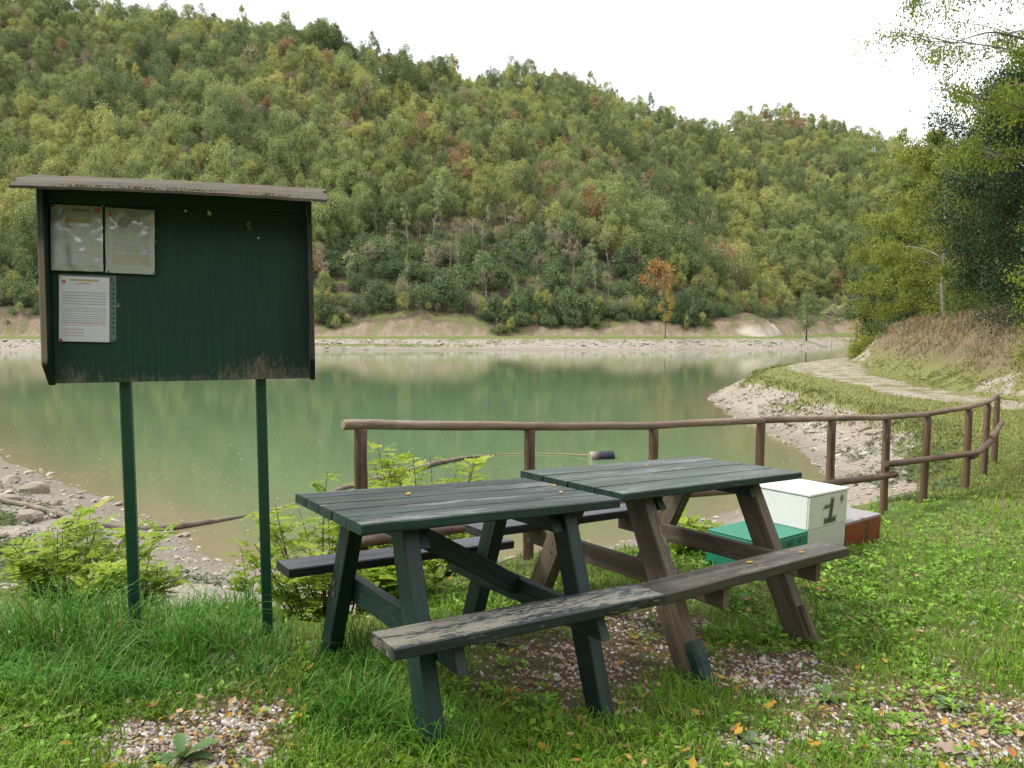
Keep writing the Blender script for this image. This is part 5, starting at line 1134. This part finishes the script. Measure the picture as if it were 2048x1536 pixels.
# ---------------------------------------------------------------- single trees on the far shore
def spot(px, dist): x_ = (px - 1024) / F_PX * dist; return (x_, dist, float(terrain(np.array([x_]), np.array([float(dist)]))[0]) - .1)
far_tree('orange', 0, spot(1318, 141), 1.0, 1.15, 1.05, 'broad bright orange tree above the far shore', 'far shore trees', 'autumn_tree')
far_tree('golden', 0, spot(1330, 127.5), .3, .95, 1.05, 'slender yellow tree standing alone on the far grass strip', 'far shore trees', 'autumn_tree')
far_tree('dark_green', 1, spot(1612, 143), 2.0, 1.05, 1.0, 'dark rounded tree behind the small pale sapling on the far shore', 'far shore trees', 'lakeside_tree')
far_tree('slender', 1, spot(1607, 131), .7, .9, .72, 'small pale sapling on the far grass strip before a dark tree', 'far shore trees', 'lakeside_tree')
far_tree('slender', 2, spot(1662, 141), 1.7, 1.3, 1.05, 'tall narrow grey-green tree beside the dark rounded tree on the far shore', 'far shore trees', 'lakeside_tree')
far_tree('golden', 1, spot(1712, 152), .7, 1.3, .7, 'low yellow bushy tree at the mouth of the far inlet', 'far shore trees', 'autumn_tree')
far_tree('golden', 2, spot(1745, 165), 2.7, 1.4, .8, 'yellowish tree behind the far inlet beside the cut bank', 'far shore trees', 'autumn_tree')

# ---------------------------------------------------------------- trees on the right bank
M['leaf_locust'] = leaf_mat('leaf_locust', [(.10, .145, .022), (.21, .27, .04), (.36, .39, .06)], rnd=.05, trans=.45)
M['leaf_yellowing'] = leaf_mat('leaf_yellowing', [(.12, .155, .028), (.26, .30, .055), (.41, .42, .085)], rnd=.05, trans=.42)
M['leaf_oak'] = leaf_mat('leaf_oak', [(.018, .04, .016), (.04, .075, .028), (.075, .12, .04)], rnd=.05, trans=.28)
M['leaf_bank'] = leaf_mat('leaf_bank', [(.055, .09, .02), (.125, .175, .038), (.22, .26, .06)], rnd=.05, trans=.38)
def big_tree(name, label, base, H, tr, spread, leafm, seed, leaf=.10, nl=15000, low=.25, lean=(0, 0), barkm='bark_grey', dense=1.0, bare=(), droop=.25, cat='tree', top=1.0, fuzz=.30):
    rs = np.random.default_rng(seed); root = empty(name, base); tag(root, label, cat); n = 12; s_ = np.linspace(0, 1, n); w_ = rs.normal(0, .05, (n, 2)).cumsum(0)
    P = np.stack([w_[:, 0] + lean[0] * s_ ** 1.4, w_[:, 1] + lean[1] * s_ ** 1.4, -.5 + s_ * (H * .93 + .5)], 1); TB = [tube_arrays(P, tr * (1 - .86 * s_ ** .8), 8)]; tw = []
    def bez(a, b, sag, k=7):
        m_ = (a + b) / 2 + np.array([rs.normal(0, .08), rs.normal(0, .08), sag]) * np.linalg.norm(b - a); q = np.linspace(0, 1, k)[:, None]; return (1 - q) ** 2 * a + 2 * q * (1 - q) * m_ + q ** 2 * b
    npri = int(20 * dense)
    for i in range(npri):
        u = low + (1 - low) * (i + rs.uniform(0, 1)) / npri; p = np.array([np.interp(u * (n - 1), range(n), P[:, c_]) for c_ in range(3)]); a = i * 2.4 + rs.uniform(-.5, .5); f_ = (u - low) / (1 - low)
        Ln = spread * (math.sin(math.pi * min(1, .22 + .72 * f_)) ** .7) * rs.uniform(.7, 1.15); up = (.15 + .75 * f_) * Ln * top
        e = p + np.array([math.cos(a) * Ln, math.sin(a) * Ln, up]); B = bez(p, e, .12); TB.append(tube_arrays(B, np.linspace(tr * .32 * (1 - .6 * u), .012, 7), 5))
        for j in range(6):
            v = rs.uniform(.3, 1); q = np.array([np.interp(v * 6, range(7), B[:, c_]) for c_ in range(3)]); a2 = a + rs.normal(0, .9); L2 = Ln * rs.uniform(.25, .45); e2_ = q + np.array([math.cos(a2) * L2, math.sin(a2) * L2, L2 * rs.uniform(-.2, .7)]); B2 = bez(q, e2_, .08, 5); TB.append(tube_arrays(B2, np.linspace(.018, .005, 5), 4))
            for k_ in range(3):
                q2 = B2[rs.integers(2, 5)]; L3 = L2 * rs.uniform(.3, .6); d = rdir(1, rs)[0]; d[2] = d[2] * .5 - droop * .4; e3 = q2 + d * L3; TB.append((tube_arrays(np.stack([q2, (q2 + e3) / 2, e3]), [.006, .005, .003], 3))); tw.append((q2, e3))
            tw.append((B2[2], B2[4]))
    for (b0, pts) in bare:
        b0 = np.array(b0, float); prev = b0
        PP = np.array([b0] + [np.array(q, float) for q in pts]); PS = smooth_line(PP, 24); TB.append(tube_arrays(PS, np.linspace(.05, .008, 24), 6))
        for j in range(9):
            q = PS[rs.integers(6, 23)]; d = rdir(1, rs)[0]; d[0] = -abs(d[0]); e = q + d * rs.uniform(.3, 1.1); TB.append(tube_arrays(bez(q, e, .1, 5), np.linspace(.012, .003, 5), 4))
            if rs.uniform() < .6: tw.append(((q + e) / 2, e))
    v, q = merge_tubes(TB); link('trunk', np_mesh('trunk', v, [q], None, True), M[barkm], root)
    tw = np.array(tw); m_ = max(1, nl // len(tw)); a0 = np.repeat(tw[:, 0], m_, 0); b0 = np.repeat(tw[:, 1], m_, 0); N = len(a0); f_ = rs.uniform(0, 1.15, (N, 1)); tl = np.repeat(np.linalg.norm(tw[:, 1] - tw[:, 0], axis=1), m_)[:, None]
    p = a0 + (b0 - a0) * f_ + rs.normal(0, fuzz, (N, 3)) * (.55 + tl * .5); p[:, 2] -= droop * rs.uniform(0, .35, N); ax = rs.normal(0, 1, (N, 3)); ax[:, 2] -= droop * 2.2; nr = rs.normal(0, .6, (N, 3)) + [0, 0, .8]
    vv, qq = leaf_quads(p, ax, nr, leaf * rs.uniform(.7, 1.4, N), leaf * rs.uniform(.38, .62, N), .12); ti = np.repeat(np.clip(rs.normal(.5, .2, len(tw)), 0, 1), m_) + rs.normal(0, .12, N)
    cr = link('crown', np_mesh('crown', vv, [qq], {'tint': np.repeat(np.clip(ti, 0, 1), 4)}), M[leafm], root); return root
def rp(x, y): return (x, y, float(terrain(np.array([float(x)]), np.array([float(y)]))[0]) - .05)
big_tree('locust_tree', 'tall open-crowned tree with bare branches reaching out over the bank', rp(15.4, 20.3), 12.5, .17, 4.0, 'leaf_locust', 31, .10, 34000, .36, (-.6, 0), dense=1.3, droop=.7, fuzz=.17,
         bare=(((-.3, -.1, 6.2), [(-1.6, .1, 6.6), (-2.8, 0, 6.2), (-4.2, -.2, 6.35)]), ((-.4, 0, 7.2), [(-1.6, -.2, 7.6), (-2.6, -.1, 7.9), (-3.9, .1, 7.5)]), ((-.4, 0, 8.2), [(-1.5, 0, 9.2), (-2.6, .2, 9.9), (-3.6, 0, 10.0)])))
big_tree('oak_tree', 'dense dark green tree leaning out above the shaded undergrowth', rp(19.4, 27.6), 8.4, .2, 2.9, 'leaf_oak', 32, .12, 52000, .12, (-.4, 0), 'bark_dark', 1.6, droop=.2, fuzz=.42)
big_tree('oak_tree', 'dark tree crowding the brink of the bank beside the bright young tree', rp(17.9, 23.6), 7.6, .16, 2.6, 'leaf_oak', 40, .11, 40000, .1, (-.2, 0), 'bark_dark', 1.5, droop=.2, fuzz=.4)
big_tree('locust_tree', 'yellowing tree with pale slim trunk rising from the dry grass', rp(22.3, 38), 9.3, .13, 3.1, 'leaf_yellowing', 33, .13, 36000, .2, (-.3, 0), 'bark_pale', 1.3, droop=.6, fuzz=.22)
big_tree('locust_tree', 'smaller yellowing tree at the far end of the cut bank', rp(24.6, 46), 7.4, .11, 2.8, 'leaf_yellowing', 34, .14, 24000, .12, (-.6, 0), 'bark_dark', 1.1, droop=.5)
big_tree('bank_tree', 'mid green tree filling the gap behind the dense dark tree', rp(23.5, 33.5), 9.6, .16, 3.4, 'leaf_bank', 35, .13, 36000, .12, (0, 0), 'bark_dark', 1.2)
big_tree('bank_tree', 'mid green tree behind the yellowing tree with pale trunk', rp(28.2, 47.5), 10.0, .16, 3.4, 'leaf_bank', 36, .16, 26000, .12, (-.5, 0), 'bark_dark', 1.2)
big_tree('bank_tree', 'mid green tree beyond the end of the cut bank by the inlet', rp(33, 60), 8.5, .16, 3.6, 'leaf_bank', 37, .19, 22000, .05, (-.8, 0), 'bark_dark', 1.2)
big_tree('bank_tree', 'dark tree overhanging the narrow end of the lake inlet', rp(43, 84), 9.5, .16, 4.0, 'leaf_oak', 38, .26, 16000, .05, (-.8, 0), 'bark_dark', 1.2)
big_tree('young_tree', 'bright green young tree at the foot of the bank under the open-crowned tree', rp(13.5, 17.6), 4.3, .05, 1.1, 'leaf_locust', 39, .08, 7000, .2, (-.1, 0), 'bark_dark', .8, droop=.6)
def bush(label, base, r, h, leafm, seed, leaf=.09, nc=70, per=70):
    rs = np.random.default_rng(seed); root = empty('undergrowth_bush', base); tag(root, label, 'bush'); u = rdir(nc, rs); u[:, 2] = np.abs(u[:, 2]); c = u * np.array([r, r, h]) * (rs.uniform(.45, 1, nc) ** .5)[:, None]
    TB = [tube_arrays(np.stack([np.array([rs.normal(0, .1), rs.normal(0, .1), -.1]), q * .5 + [0, 0, .1], q]), [.025, .015, .006], 4) for q in c[:26]]; v, q = merge_tubes(TB); link('stems', np_mesh('stems', v, [q], None, True), M['bark_dark'], root)
    N = nc * per; p = np.repeat(c, per, 0) + rs.normal(0, .15 * r, (N, 3)); ti = np.repeat(np.clip(rs.normal(.45, .22, nc), 0, 1), per); vv, qq = leaf_quads(p, rdir(N, rs), rdir(N, rs) * .8 + [0, 0, .7], leaf * rs.uniform(.7, 1.3, N), leaf * rs.uniform(.4, .7, N), .12)
    fo_ = link('foliage', np_mesh('foliage', vv, [qq], {'tint': np.repeat(np.clip(ti + rs.normal(0, .1, N), 0, 1), 4)}), M[leafm], root); fo_['kind'] = 'stuff'; return root
bush('dark bush under the dense dark tree beside the dry grass', rp(17.6, 25.0), 1.7, 2.1, 'leaf_oak', 41)
bush('dark sprawling bush at the brink of the cut bank', rp(16.2, 21.4), 1.5, 1.9, 'leaf_oak', 42)
bush('green bush below the bright young tree', rp(15.2, 18.6), 1.4, 1.7, 'leaf_bank', 43)
bush('green bush between the pale trunk and the dense dark tree', rp(21.6, 33), 1.8, 2.3, 'leaf_bank', 44)
bush('olive bush behind the pale slim trunk', rp(25.2, 41), 2.0, 2.6, 'leaf_yellowing', 45, .12)
bush('dark bush behind the dry grass crest', rp(27.5, 44), 2.0, 2.6, 'leaf_oak', 46, .12)
bush('olive bush at the far tip of the cut bank', rp(23.6, 48.5), 1.3, 1.5, 'leaf_yellowing', 47, .12)
